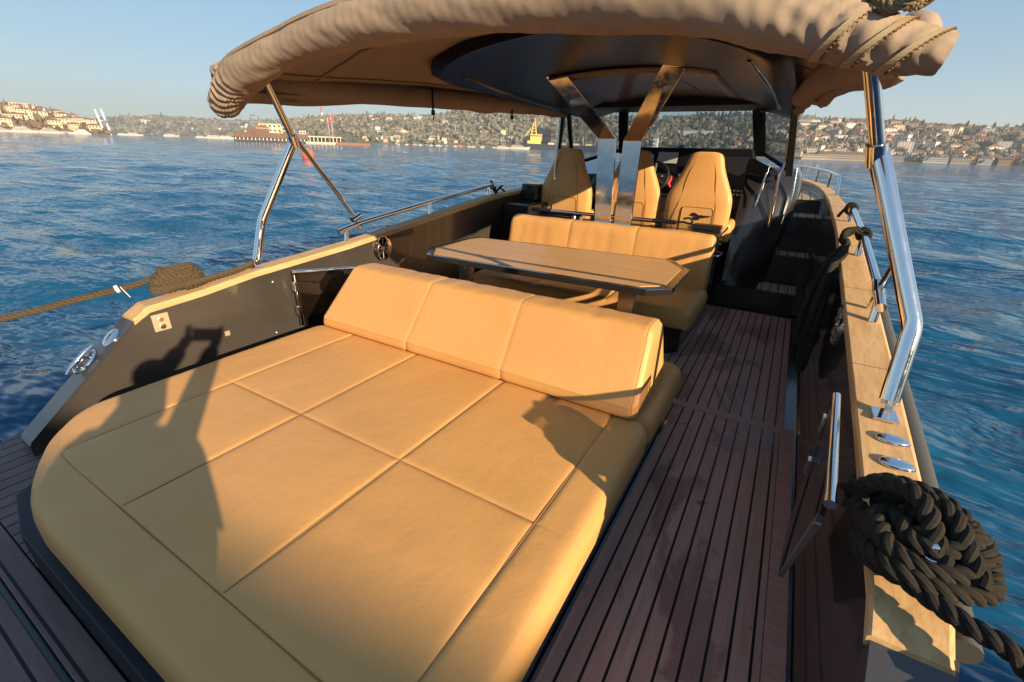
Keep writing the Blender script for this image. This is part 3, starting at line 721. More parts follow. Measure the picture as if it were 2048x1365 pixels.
# ------------------------------------------------------------------ helm seats
def helm_seat(xc, y, lab):
    t = thing('helm_seat', lab, 'seat', (xc, y+.2, .0), 'high-backed helm seats behind the wheel')
    prof = [(.62, .24, .0, .10), (.70, .29, -.02, .14), (.85, .312, -.03, .17), (1.0, .315, -.03, .16), (1.10, .305, -.025, .15), (1.20, .262, -.01, .14), (1.30, .215, .0, .13),
            (1.38, .182, .01, .125), (1.44, .165, .02, .12), (1.48, .148, .025, .105), (1.502, .120, .03, .08), (1.512, .07, .035, .04)]
    rings = []
    for z, hw, dy, dep in prof:
        ring = []
        for a in np.linspace(0, 2*math.pi, 33)[:-1]:
            ca, sa = math.cos(a), math.sin(a); p = 2/3.2
            ring.append((xc + hw*abs(ca)**p*(1 if ca > 0 else -1), y + dy + dep/2 + dep/2*abs(sa)**p*(1 if sa > 0 else -1), z))
        rings.append(ring)
    sp = []
    for j in range(len(rings[0])):
        sp.append([tuple(p) for p in spline([r[j] for r in rings], 4)])
    rings = [[sp[j][i] for j in range(len(sp))] for i in range(len(sp[0]))]
    bk = MB().loft(rings).build('seat_back', M['leather'], t, smooth=60)
    slab(xc-.26, xc+.26, y+.08, y+.58, .60, .74, r=.05, R=.08, n=14).build('seat_cushion', M['leather'], t, smooth=60)
    for sx_ in (-1, 1):
        slab(xc+sx_*.30-.05, xc+sx_*.30+.05, y+.06, y+.50, .66, .86, r=.045, R=.045, n=10).build('side_bolster', M['leather'], t, smooth=60)
    MB().tube([(xc, y+.3, -.0), (xc, y+.3, .03), (xc, y+.3, .05), (xc, y+.3, .60)], [.20, .19, .06, .06], 20).build('pedestal', M['steel'], t, smooth=30)
    pk = MB(); w_, z0, z1 = .15, .78, 1.0
    f = [(xc+.02-w_, y-.036, z0), (xc+.02+w_, y-.036, z0), (xc+.02+w_, y-.034, z1), (xc+.02-w_, y-.034, z1)]
    pk.prism(f, (0, .006, 0)).build('back_pocket', M['leather'], t, bevel=.003)
    MB().tube(fillet([f[0], f[3], f[2], f[1]], .04), .004, 6).build('pocket_piping', M['seam'], t)
    st = MB(); st.tube(spline([(xc-.20, y-.035, .80), (xc-.19, y-.032, .95), (xc-.155, y-.018, 1.13), (xc-.12, y+.005, 1.33), (xc-.06, y+.03, 1.47)], 5), .0022, 5)
    st.build('seam', M['seam'], t)
    MB().tube(spline([(xc+.20, y-.035, .80), (xc+.19, y-.032, .95), (xc+.155, y-.018, 1.13), (xc+.12, y+.005, 1.33), (xc+.06, y+.03, 1.47)], 5), .0022, 5).build('seam', M['seam'], t)
    return t
hs = helm_seat(-2.26, 4.98, 'leftmost of the three tan helm seats, beside the open water to port')
helm_seat(-1.50, 5.02, 'tan helm seat in the middle, partly hidden behind the steel roof struts')
helm_seat(-.80, 4.98, 'rightmost tan helm seat, with torn pocket on its back, next to the steps')
# torn pocket patch
tear = MB()
rr = []
for k in range(22):
    a = 2*math.pi*k/22; r = .045*(1+.5*math.sin(3*a+1)+.3*math.sin(7*a)); rr.append((-.76+r*1.6*math.cos(a), 4.9378, .915+r*.55*math.sin(a)))
tear.add(rr, [tuple(range(22))])
last = [o for o in S.objects if o.name.startswith('helm_seat')][-1]
tear.build('torn_hole', M['blackp'], last, solid=.002)

# ------------------------------------------------------------------ boarding doors (both sides)
def door(name, label, A, B, ztop, zb):
    t = thing(name, label, 'door', (A[0], A[1], zb)); A = Vector((*A, 0)); B = Vector((*B, 0)); d = (B-A).normalized(); nrm = Vector((d.y, -d.x, 0))
    Z = lambda p, z: Vector((p.x, p.y, z))
    MB().tube([Z(A-d*.01, ztop), Z(B+d*.01, ztop)], .0125, 14).build('top_rail', M['steel'], t, smooth=30)
    MB().prism([Z(A+d*.02, ztop), Z(B, ztop), Z(B, ztop-.06), Z(A.lerp(B, .47), zb), Z(A+d*.02, zb+.03)], nrm*.012).build('glass_panel', M['clear'], t)
    e = MB()
    q1 = A.lerp(B, .47); e.prism([Z(q1-d*.008, zb), Z(q1+d*.004, zb), Z(B, ztop-.07), Z(B-d*.012, ztop-.05)], nrm*.013); e.prism([Z(A+d*.02, zb+.03), Z(q1, zb), Z(q1, zb+.006), Z(A+d*.02, zb+.038)], nrm*.013)
    e.build('glass_edge', M['gedge'], t)
    MB().tube([Z(A, ztop-.02), Z(A, ztop-.02-.36)], .010, 10).build('hinge_post', M['steel'], t, smooth=True)
    for k, zz_ in enumerate((ztop-.10, ztop-.27)):
        h = MB().box((A.x-.018, A.y-.02, zz_-.03), (A.x+.018, A.y+.012, zz_+.03)).disc((A.x, A.y-.01, zz_-.035), (0, 0, 1), .012, .07, 10)
        h.build('hinge', M['steel'], t, bevel=.004)
    return t
M['gedge'] = mat('glass_edge_polish', (.12, .13, .125), .15, spec=.6)
door('boarding_door', 'clear glass boarding door with a chrome top rail on the starboard side', (.262, 1.60), (.222, 1.03), .80, .265)
door('boarding_door', 'smoked glass door with chrome frame behind the sunbed against the port wall', (-2.755, 1.79), (-2.53, 2.10), .70, .25)

# ------------------------------------------------------------------ canopy
can = thing('canopy', 'brown canvas sun canopy stretched over the cockpit with a rolled aft curtain', 'canopy', (XC, 3.2, 1.9))
def cw(y): return interp([(1.45, 1.36), (1.8, 1.42), (2.6, 1.40), (3.2, 1.32), (4.0, 1.24), (4.7, 1.14), (5.1, 1.08)], y)
def czc(y): return interp([(1.45, 1.975), (2.0, 2.06), (2.6, 2.12), (5.1, 2.12)], y)      # crown
def cze(y): return interp([(1.45, 1.785), (2.0, 1.83), (3.0, 1.90), (5.1, 1.95)], y)      # shoulder
def wrk(x, y, z, a=.012): return a*noise.noise(Vector((x*5, y*2.2, z*4))) + a*.5*noise.noise(Vector((x*13, y*7, z*9)))
rows = []
for y in np.linspace(1.52, 5.05, 60):
    W = cw(y); row = []
    drop = .115 + .012*math.sin(y*4) + .02*noise.noise(Vector((y*2, 3, 3)))
    for t in np.linspace(-.16, 0, 8)[:-1]:   # port valance
        k = -t/.16; row.append((XC - W + .02*math.sin(k*3) - .015*k + wrk(0, y*2, k*2, .02), y, cze(y) - drop*k))
    for u in np.linspace(-1, 1, 45):
        x = XC + u*W; row.append((x, y, cze(y) + (czc(y)-cze(y))*(1-abs(u)**2.3) + wrk(x, y, 0, .010)))
    for k in np.linspace(0, 1, 8)[1:]:
        row.append((XC + W - .02*math.sin(k*3) + .015*k + wrk(9, y*2, k*2, .02), y, cze(y) - drop*k))
    rows.append(row)
top = MB().grid(rows).build('canopy_sheet', M['canvas'], can, smooth=True, solid=.006)
# seams on the underside
# side curtains rolled up along the edges
def sroll(pts, R0, seed):
    path_ = resample(spline(pts, 8), .03); rr_ = []; fr_ = frames(path_); L_ = len(path_)
    for i, (p, (u, v)) in enumerate(zip(path_, fr_)):
        t = i/(L_-1); k = min(1, (t/.05)**.5 if t < .05 else 1, ((1-t)/.05)**.5 if t > .95 else 1)
        rr_.append([p + (u*math.cos(a)*1.15 + v*math.sin(a))*R0*max(.05, k)*(1+.08*noise.noise(Vector((i*.10+math.cos(a)*.8, seed, math.sin(a)*1.2)))) for a in [2*math.pi*q/20 for q in range(20)]])
    return MB().loft(rr_)
sroll([(-2.70, 1.62, 1.79), (-2.67, 2.0, 1.805), (-2.62, 2.6, 1.82), (-2.53, 3.2, 1.84), (-2.46, 3.9, 1.86), (-2.37, 4.7, 1.885), (-2.34, 5.0, 1.89)], .058, 2).build('side_curtain', M['canvas'], can, smooth=True)
sroll([(.19, 1.62, 1.775), (.16, 2.0, 1.80), (.09, 2.6, 1.85), (.01, 3.2, 1.885), (-.06, 3.9, 1.90), (-.12, 4.4, 1.91)], .066, 4).build('side_curtain', M['canvas'], can, smooth=True)
sm = MB()
for u in (-.93, .0, .93):
    sm.tube([(XC+u*cw(y), y, cze(y)+(czc(y)-cze(y))*(1-abs(u)**2.3)-.012+wrk(XC+u*cw(y), y, 0, .010)) for y in np.linspace(1.6, 5, 40)], .006, 5)
for y in (2.05, 3.4): sm.tube([(XC+u*cw(y), y, cze(y)+(czc(y)-cze(y))*(1-abs(u)**2.3)-.010+wrk(XC+u*cw(y), y, 0, .010)) for u in np.linspace(-.98, .98, 50)], .006, 5)
sm.build('hem', M['canvas'], can, smooth=True)
# rolled aft curtain: a fat, gathered tube along the aft edge
ctrl = [(-2.80, 1.56, 1.665), (-2.70, 1.54, 1.70), (-2.50, 1.52, 1.795), (-2.05, 1.50, 1.89), (-1.7, 1.50, 1.93), (-1.237, 1.50, 1.945), (-.9, 1.50, 1.932), (-.55, 1.50, 1.90), (-.30, 1.50, 1.868), (-.10, 1.50, 1.812), (.03, 1.50, 1.772), (.11, 1.50, 1.742), (.225, 1.50, 1.715)]
RTAB = [(-2.82, .045), (-2.74, .072), (-2.5, .090), (-2.05, .072), (-1.7, .080), (-1.237, .088), (-.55, .084), (-.3, .082), (-.1, .072), (.03, .064), (.12, .054), (.235, .038)]
path = resample(spline(ctrl, 8), .012)
def roll(path, R0, gather, seed, squash=1.0):
    fr = frames(path); rings = []; n = 40; L = len(path)
    for i, (p, (u, v)) in enumerate(zip(path, fr)):
        ring = []
        for k in range(n):
            a = 2*math.pi*k/n
            g = gather(p.x)
            r = R0(p.x)
            w1 = noise.noise(Vector((p.x*4+seed, math.cos(a)*1.2, math.sin(a)*1.2)))
            sw_ = p.x + .05*math.sin(a*1.0) * 1.5
            w2 = math.sin(sw_*2*math.pi/.046 + 2*math.sin(a) + 2*noise.noise(Vector((p.x*12, a, seed))))
            w3 = noise.noise(Vector((p.x*16 + 3*math.cos(a+.5), 2*math.cos(a), 2*math.sin(a)+seed)))
            w4 = noise.noise(Vector((p.x*4.5+2*math.sin(a), math.cos(a)*.8, seed+5))); rr = r*(1 + .06*w1 + g*(.085*w2 + .10*w3) + (.035*w3+.08*w4)*(1-g))
            ring.append(p + u*math.cos(a)*rr*squash + v*math.sin(a)*rr)
        rings.append(ring)
    return rings
rg = roll(path, lambda x: interp(RTAB, x), lambda x: interp([(-2.9, 1), (-2.58, .9), (-2.47, .10), (-.25, .05), (-.08, .45), (.03, .75), (.3, .9)], x), 3.)
MB().loft(rg).build('rolled_curtain', M['canvas'], can, smooth=True)
# piping strips along the top of the roll
pt = MB()
for an in (42, 58, 74):
    pt.tube([(p.x, p.y-math.cos(rad(an))*interp(RTAB, p.x)*1.04, p.z+math.sin(rad(an))*interp(RTAB, p.x)*1.04) for p in path[28:-30]], .008, 6)
pt.build('piping', M['canvas'], can, smooth=True)
# straps round the starboard end
for x0, k in ((.02, 1), (.09, 1), (.16, 1)):
    k = interp(RTAB, x0)/.098
    sp_ = MB(); z_ = interp([(c[0], c[2]) for c in ctrl], x0); y_ = interp([(c[0], c[1]) for c in ctrl], x0)
    rings = []
    for a in np.linspace(0, 2*math.pi, 41)[:-1]:
        k = interp(RTAB, x0+.05*math.sin(a))/.094; z_ = interp([(c[0], c[2]) for c in ctrl], x0+.05*math.sin(a))
        yy = y_ + math.cos(a)*.094*k*1.06; zz = z_ + math.sin(a)*.094*k*1.06; xx = x0 + .05*math.sin(a)
        n_ = Vector((0, math.cos(a), math.sin(a)))
        rings.append([Vector((xx-.010, yy, zz)), Vector((xx+.010, yy, zz)), Vector((xx+.010, yy, zz))+n_*.003, Vector((xx-.010, yy, zz))+n_*.003])
    rings.append(rings[0]); sp_.loft(rings, True, False)
    so_ = sp_.build('strap', M['strap'], can)
    zp = MB()
    for a in np.linspace(0, 2*math.pi, 46):
        k = interp(RTAB, x0+.05*math.sin(a))/.094; z_ = interp([(c[0], c[2]) for c in ctrl], x0+.05*math.sin(a))
        yy = y_ + math.cos(a)*.098*k*1.06; zz = z_ + math.sin(a)*.097*k*1.06; xx = x0 + .05*math.sin(a) + .013
        zp.disc((xx, yy, zz), (1, 0, 0), .0028, .004, 6)
    zp.build('zip_teeth', M['seam'], so_)
# port end: folded-over flap above the roll
fl = [Vector(p) for p in ((-2.72, 1.53, 1.790), (-2.66, 1.50, 1.815), (-2.60, 1.49, 1.83), (-2.52, 1.49, 1.86))]
MB().loft(roll(resample(spline(fl, 8), .008), lambda x: interp([(-2.72, .026), (-2.64, .034), (-2.52, .018)], x), lambda x: 1.2, 8.)).build('folded_flap', M['canvas'], can, smooth=True)
# hanging webbing with buckles
for (x, y, z, L) in ((-2.49, 2.98, 1.90, .15), (-2.40, 4.0, 1.83, .05)):
    b = MB().box((x-.008, y-.002, z-L), (x+.008, y+.002, z)).box((x-.014, y-.006, z-L-.035), (x+.014, y+.006, z-L)).tube([(x, y, z-L-.03), (x+.003, y, z-L-.07)], .004, 6)
    b.build('buckle_strap', M['blackp'], can)
# rope bundle tied on top of the starboard corner
rb = thing('cord_bundle', 'coil of braided cord tied on top of the canopy at the starboard corner', 'rope', (.1, 1.5, 1.9))
rbm = MB()
for k in range(5):
    c0 = Vector((.085 + .012*k, 1.47+.01*k, 1.862)); R_ = .055 - .004*k
    pts = [c0 + Vector((math.cos(a)*R_*1.2, -.02+.03*math.sin(a*2+k), math.sin(a)*R_ - .01)) for a in np.linspace(0, 2*math.pi*1.02, 40)]
    rope_mb(rbm, pts, .0085, .04)
rbm.build('cord', M['cord'], rb, smooth=True)
MB().tube(spline([(.01, 1.50, 1.85), (.05, 1.46, 1.89), (.10, 1.46, 1.90), (.15, 1.49, 1.86)], 5), .038, 12).build('canvas_knot', M['canvas'], rb, smooth=True)

# support poles
def pole(sgn, lab, zt):
    t = thing('canopy_support', lab, 'pole', (XC+sgn*1.631, 1.619, interp(zt, 1.62)))
    P = lambda w_, y, z: (XC+sgn*w_, y, z)
    zb = interp(zt, 1.62)
    MB().tube(fillet([P(1.631, 1.625, zb+.05), P(1.637, 1.71, 1.035), P(1.44, 1.89, 1.517)], .03), .0262, 20).build('lower_tube', M['steel'], t, smooth=True)
    MB().tube([P(1.44, 1.89, 1.505), P(1.315, 1.685, 1.80)], .0200, 18).build('upper_tube', M['steel'], t, smooth=True)
    MB().tube([P(1.442, 1.895, 1.48), P(1.425, 1.87, 1.54)], .0285, 16).build('joint_collar', M['steel'], t, smooth=30)
    MB().tube(fillet([P(1.43, 1.915, 1.50), P(1.665, 2.37, 1.12), P(1.66, 2.48, .965), P(1.655, 2.50, .88)], .03), .0155, 12).build('brace_tube', M['steel'], t, smooth=True)
    MB().box((XC+sgn*1.631-.033, 1.575, zb-.001), (XC+sgn*1.631+.033, 1.655, zb+.008)).build('base_plate', M['steel'], t, bevel=.003)
    MB().box((XC+sgn*1.631-.009, 1.60, zb+.006), (XC+sgn*1.631+.009, 1.64, zb+.06)).disc((XC+sgn*1.631-.02, 1.62, zb+.045), (1, 0, 0), .006, .04, 10).build('bracket', M['steel'], t, bevel=.002)
    MB().tube([P(1.655, 2.44, .955), P(1.655, 2.52, .985)], .024, 14).disc(P(1.67, 2.48, .95), (sgn, -.3, .6), .026, .012, 20).build('rail_clamp', M['steel'], t, smooth=30)
pole(1, 'bent chrome canopy support pole standing on the starboard gunwale', ZR)
pole(-1, 'bent chrome canopy support pole standing on the port gunwale', ZL)

# ------------------------------------------------------------------ ropes
# big coil on the starboard quarter
t = thing('mooring_rope', 'thick black rope coiled in a heap on the starboard gunwale and led overboard', 'rope', (.40, 1.15, .72))
c = Vector((.402, 1.060, .0)); zt0 = .702
pts = []
def ell(a, rx, ry, z, ox=0, oy=0, tilt=.9):
    x, y = math.cos(a)*rx, math.sin(a)*ry; return Vector((c.x+ox+x*math.cos(tilt)-y*math.sin(tilt), c.y+oy+x*math.sin(tilt)+y*math.cos(tilt), z))
rng = random.Random(3)
turns = 5
for k in range(turns):
    rx = (.120, .125, .104, .104, .078)[k]; ry = (.090, .094, .074, .078, .050)[k]
    for j in range(12):
        a = 2*math.pi*j/12 + k*.6
        zz_ = zt0 + .026 + k*.016 + .008*math.sin(2*a+k) + rng.uniform(-.005, .005)
        pts.append(ell(a, rx*rng.uniform(.94, 1.06), ry*rng.uniform(.92, 1.08), zz_, .0 + .012*math.sin(k*2), .01*math.cos(k*3)))
coil = MB(); rope_mb(coil, spline(pts, 6), .0195, .082, n=8)
# crossing hitch turns over the coil
for off, zz_ in ((-.03, .025), (.02, .015)):
    q = [c + Vector((-.10+off, .11, zt0+.05)), c + Vector((-.05+off, .07, zt0+.10+zz_)), c + Vector((.0+off, .01, zt0+.12+zz_)), c + Vector((.03+off, -.05, zt0+.09)), c + Vector((.05+off, -.09, zt0+.06))]
    rope_mb(coil, spline(q, 6), .0195, .082, n=8)
q = [c+Vector((-.11, .08, zt0+.08)), c+Vector((-.07, .12, zt0+.10)), c+Vector((.01, .115, zt0+.105)), c+Vector((.06, .08, zt0+.095)), c+Vector((.085, .02, zt0+.08))]
rope_mb(coil, spline(q, 6), .0195, .082, n=8)
coil.build('rope_coil', M['rope'], t, smooth=True)
q = [c+Vector((-.11, .08, zt0+.05)), c+Vector((-.10, .0, zt0+.045)), c+Vector((-.05, -.10, zt0+.035)), c+Vector((.03, -.16, zt0+.03)), c+Vector((.10, -.19, zt0+.025)), c+Vector((.150, -.24, zt0-.03)), c+Vector((.175, -.30, zt0-.12)), c+Vector((.19, -.42, zt0-.40)), c+Vector((.22, -.6, zt0-.75)), c+Vector((.3, -.9, zt0-1.15))]
lead = MB(); rope_mb(lead, spline(q, 8), .0195, .082, n=8)
lead.build('rope_lead', M['rope'], t, smooth=True)
MB().tube([c+Vector((.150, -.24, zt0-.03)), c+Vector((.156, -.252, zt0-.048))], .030, 12).tube([c+Vector((.15, -.25, zt0-.05)), c+Vector((.13, -.275, zt0-.065))], .007, 6).build('cable_tie', M['white'], t, smooth=True)
# cleat under it
cl = thing('mooring_cleat', 'polished cleat showing through the middle of the black rope coil', 'cleat', (.41, 1.12, .71))
k = MB()
for s_ in (-.03, .03): k.tube([(.405+s_*.3, 1.02+s_, .70), (.405+s_*.3, 1.02+s_, .78)], .014, 12)
k.hexa([(.385, .985, .785), (.413, .99, .785), (.413, 1.035, .785), (.385, 1.035, .785), (.388, .988, .803), (.411, .993, .803), (.411, 1.032, .808), (.388, 1.032, .808)])
k.build('cleat_horn', M['steel'], cl, bevel=.004)

# port rope
t = thing('mooring_rope', 'brown twisted rope coiled on the port gunwale and stretched out over the water', 'rope', (-2.93, 1.25, .72))
c = Vector((-2.915, 1.175, .695)); pts = []
for k in range(6):
    for j in range(10):
        a = 2*math.pi*j/10 + k*.3; rx, ry = (.135, .13, .12, .115, .10, .08)[k], (.06, .062, .055, .055, .045, .035)[k]
        x, y = math.cos(a)*ry, math.sin(a)*rx
        pts.append(Vector((c.x + x - .015, c.y + y + .01, c.z + .025 + .020*k + rng.uniform(-.004, .004))))
cm = MB(); rope_mb(cm, spline(pts, 5), .0185, .078)
cm.build('rope_coil', M['rope2'], t, smooth=True)
l1 = MB(); rope_mb(l1, spline([(-2.93, 1.66, .778), (-2.875, 1.5, .758), (-2.86, 1.32, .745), (-2.855, 1.18, .735), (-2.88, 1.10, .745), (-2.95, 1.12, .76), (-3.0, 1.2, .77)], 6), .0185, .078); l1.build('rope_tail', M['rope2'], t, smooth=True)
l2 = MB(); rope_mb(l2, spline([(-2.97, 1.22, .80), (-2.99, 1.10, .775), (-3.03, .98, .745), (-3.16, .80, .70), (-3.33, .51, .635), (-3.75, -.2, .54), (-4.6, -1.7, .45), (-6.5, -4.5, .45), (-10, -11, .8)], 10), .0185, .078)
l2.build('rope_line', M['rope2'], t, smooth=True)
MB().tube([(-3.045, .94, .742), (-3.05, .925, .738)], .022, 10).tube([(-3.02, .94, .755), (-2.975, .955, .70)], .002, 5).build('whipping', M['white'], t, smooth=True)

# rope bundle hanging from the starboard rail inside the cockpit
t = thing('hanging_rope', 'bundle of black rope looped over the starboard rail and hanging down inside the cockpit', 'rope', (.30, 2.9, .9))
hb = MB(); rng = random.Random(5)
yR, xR = 3.42, XC+1.655; zR = interp(ZR, 3.42)+.108
for k in range(9):
    ox = rng.uniform(-.03, .05); oy = rng.uniform(-.06, .06); dn = rng.uniform(-.05, .10)
    q = [(xR-.03, yR+.02*math.sin(k)+oy*.3, zR+.028), (xR-.10, yR-.04+oy*.9, zR-.035+.022*(k % 3)), (.335, 3.25+oy*1.0, .99+.022*((k+1) % 3)), (.27+ox*.6, 3.12+oy, .92+.02*(k % 2)), (.24+ox, 3.06+oy, .74), (.23+ox, 3.0+oy, .55+dn), (.225+ox, 2.95+oy, .45+dn), (.24+ox, 2.91+oy, .41+dn), (.26+ox, 2.95+oy, .45+dn), (.27+ox*.5, 3.0+oy, .58), (.28+ox*.5, 3.08+oy, .76), (.30, 3.16+oy*.6, .96)]
    rope_mb(hb, spline(q, 5), .016, .062, n=6)
hb.build('rope_loops', M['rope'], t, smooth=True)
w_ = MB()
for k in range(4):
    pts = [(xR + math.cos(a)*.030, yR-.03+k*.022+.004*math.sin(a), zR + math.sin(a)*.030) for a in np.linspace(0, 2*math.pi, 22)]
    rope_mb(w_, pts, .012, .05, n=6)
w_.build('rope_hitch', M['rope'], t, smooth=True)
for (y, nm) in ((4.36, 'black lashing tied round the forward end of the starboard rail'), ):
    t = thing('rope_lashing', nm, 'rope', (xR, y, 1.1)); w_ = MB()
    for k in range(4):
        pts = [(xR-.01 + math.cos(a)*.032, y-.03+k*.022, interp(ZR, y)+.09 + math.sin(a)*.036) for a in np.linspace(0, 2*math.pi, 22)]
        rope_mb(w_, pts, .012, .05, n=6)
    rope_mb(w_, spline([(xR-.02, y, 1.17), (xR-.06, y-.02, 1.12), (xR-.08, y, 1.075)], 5), .012, .05)
    w_.build('lashing', M['rope'], t, smooth=True)
t = thing('rope_lashing', 'small black knot sticking up at the forward end of the port rail', 'rope', (XC-1.655, 4.42, 1.12)); w_ = MB()
for k in range(5):
    a = k*1.3; q = [(XC-1.655, 4.5, interp(ZL, 4.5)+.0), (XC-1.655+.05*math.cos(a), 4.5+.05*math.sin(a), interp(ZL, 4.5)+.06), (XC-1.655+.12*math.cos(a), 4.5+.1*math.sin(a), interp(ZL, 4.5)+.03+.05*(k % 3))]
    w_.tube(spline(q, 4), .011, 7)
w_.build('lashing', M['rope'], t, smooth=True)
bpy.context.view_layer.update()
heel_all([o for o in list(S.objects) if o.parent is None and o.type in ('MESH', 'EMPTY')])
# ------------------------------------------------------------------ water
WZ = -.42
def m_water():
    m = mat('sea_water', (.006, .07, .15), .05, ior=1.333, spec=.5); n = N(m)
    geo = n.new('ShaderNodeNewGeometry')
    a = n.noise(n.world((1, 1, 1), (0, 0, .5)), 1.3, 3, .45)
    mp = n.world((.42, 1.0, 1), (0, 0, rad(28)))
    b = n.noise(mp, 1.25, 3, .5, .2)
    big = n.noise(n.world((.10, .34, 1), (0, 0, rad(28))), 1, 6, .62)
    h = n.math('ADD', n.math('MULTIPLY', b, .28), n.math('MULTIPLY', a, .09))
    nb = n.bump(h, .9, 1.0)
    nb = n.bump(n.math('MULTIPLY', big, 1.1), .8, 1.0, nb)
    n.normal(nb)
    d = n.noise(n.world((.02, .02, 1)), 1, 3)
    n.color(n.mix(d, (.004, .056, .135), (.006, .072, .155)))
    return m
M['water'] = m_water()
def build_water():
    na = 900; r = [0.0]; rr = [1.2]
    while rr[-1] < 9000: rr.append(rr[-1] * (1.016 if rr[-1] < 160 else 1.05))
    rr = np.array(rr); th = np.linspace(0, 2*np.pi, na + 1)[:-1]
    R2, T2 = np.meshgrid(rr, th, indexing='ij'); X = XC + R2*np.cos(T2); Y = 1.0 + R2*np.sin(T2)
    cell = np.maximum(R2*.016, R2*2*np.pi/na)
    Z = np.zeros_like(X); rs = np.random.RandomState(11)
    for k in range(70):
        lam = 0.60 * 1.055**k * (1 + .1*rs.rand())
        ang = rad(-62) + rs.randn()*.55      # travelling direction
        kk = 2*np.pi/lam; amp = .0048*lam**.95 * (1 if lam < 5 else (5/lam)**1.2)
        ph = kk*(X*np.cos(ang) + Y*np.sin(ang)) + rs.rand()*6.28 + .6*np.sin(X*.21/lam + k)
        att = np.clip((lam/cell - 3)/3, 0, 1)
        s = np.sin(ph); Z += amp*att*(s + .25*np.cos(2*ph))
    fade = np.clip(R2/2.2 - .5, .25, 1); Z = Z*.95*fade
    v = np.stack([X, Y, Z + WZ], -1).reshape(-1, 3)
    nr = len(rr); i = np.arange(nr-1)[:, None]; j = np.arange(na)[None, :]; j2 = (j + 1) % na
    f = np.stack([i*na+j, (i+1)*na+j, (i+1)*na+j2, i*na+j2], -1).reshape(-1, 4)
    v = np.vstack([v, [[XC, 1, WZ]]])
    me = bpy.data.meshes.new('water'); c0 = len(v)-1
    tris = [(c0, k, (k+1) % na) for k in range(na)]
    me.from_pydata(v.tolist(), [], f.tolist() + tris); me.update()
    me.polygons.foreach_set('use_smooth', [True]*len(me.polygons)); me.materials.append(M['water'])
    o = bpy.data.objects.new('water', me); COL.objects.link(o); tag(o, kind='structure', label='blue rippled strait water reaching to the far shore')
    return o
build_water()

# ------------------------------------------------------------------ shores
def m_hill(name, a, b, c):
    m = mat(name, a, .95, spec=.1); n = N(m)
    x = n.ramp(n.noise(n.world((.02, .02, .03)), 1, 6, .6), [(.4, 0), (.6, 1)])
    col = n.mix(x, a, b); y = n.ramp(n.noise(n.world((.06, .06, .08)), 1, 5, .6), [(.55, 0), (.7, 1)])
    n.color(n.mix(y, col, c)); return m
HM = dict(wood=m_hill('wooded_hillside', (.08, .085, .055), (.15, .135, .09), (.22, .19, .14)),
          headland=m_hill('headland_ground', (.20, .14, .10), (.26, .19, .13), (.13, .10, .07)))
def m_crowns(name, a, b):
    m = mat(name, a, .9, spec=.1); n = N(m); oi = n.new('ShaderNodeNewGeometry')
    n.color(n.mix(oi.outputs['Random Per Island'], a, b)); return m
CM = dict(wood=m_crowns('tree_crown_green', (.06, .072, .045), (.24, .215, .16)), dark=m_crowns('evergreen_crown', (.018, .03, .014), (.05, .06, .03)),
          headland=m_crowns('dry_crown', (.10, .075, .05), (.22, .16, .10)))
SURF = {}
def hill(name, lab, ridge, shore_px, D, depth, mtl, back=1.15, seed=0):
    """ridge: list of (px, py) along the skyline at distance D+depth; a heightfield rising from the shore"""
    xs = np.linspace(ridge[0][0], ridge[-1][0], 120); ny = 26; rows = []
    for px in xs:
        py = np.interp(px, [r[0] for r in ridge], [r[1] for r in ridge]); row = []
        d0 = np.interp(px, [q[0] for q in shore_px], [q[1] for q in shore_px]) if shore_px else D
        for j in range(ny):
            t = j/(ny-1); dist = d0 + depth*t*back
            tt = min(1, t*back); H = hgt(px, py, d0 + depth)
            prof = (tt**.8) if t*back <= 1 else 1 - (t*back-1)*1.5
            e = far(px, dist); nz = noise.noise(Vector((e[0]*.004+seed, e[1]*.004, 0)))*.22 + noise.noise(Vector((e[0]*.013+seed, e[1]*.013, 0)))*.10
            z = WZ + .8 + (H-WZ)*max(0, prof + nz*math.sin(math.pi*min(1, tt)))*(1 if tt < 1 else 1)
            if j == 0: z = WZ - 1.0
            row.append((e[0], e[1], z))
        rows.append(row)
    mb = MB().grid(rows); o = mb.build(name, HM[mtl], None, smooth=True); tag(o, lab, kind='structure')
    SURF[name] = (xs, rows, ny); return o
def on_hill(name, px, t):
    xs, rows, ny = SURF[name]; i = np.interp(px, xs, range(len(xs))); a = int(i); b = min(a+1, len(xs)-1); fa = i-a
    j = t*(ny-1); c = int(j); d = min(c+1, ny-1); fc = j-c
    A = np.array(rows[a][c])*(1-fa)+np.array(rows[b][c])*fa; B = np.array(rows[a][d])*(1-fa)+np.array(rows[b][d])*fa
    return A*(1-fc)+B*fc
hill('far_hills', 'pale far hills closing the strait behind the bridge', [(150, 252), (215, 243), (260, 240), (330, 238), (400, 242), (470, 247), (560, 245), (640, 240), (720, 238)], None, 3300, 700, 'wood', seed=2)
hill('port_headland', 'sunlit headland on the left covered with villas', [(-240, 210), (-60, 214), (0, 214), (60, 217), (100, 226), (130, 232), (165, 242), (200, 256), (222, 270)], None, 1100, 300, 'headland', seed=5)
hill('middle_hills', 'wooded hills behind the crane ship and the village', [(560, 262), (600, 242), (660, 238), (700, 237), (760, 235), (830, 238), (880, 234), (925, 222), (980, 217), (1060, 215), (1140, 220), (1200, 232)], None, 1500, 480, 'wood', seed=9)
hill('starboard_hills', 'long hillside with houses on the right shore', [(1100, 236), (1190, 240), (1250, 238), (1330, 238), (1420, 236), (1500, 233), (1560, 236), (1620, 243), (1700, 245), (1800, 250), (1860, 258), (1930, 262), (2000, 264), (2080, 262), (2300, 262)], None, 1150, 420, 'wood', seed=14)

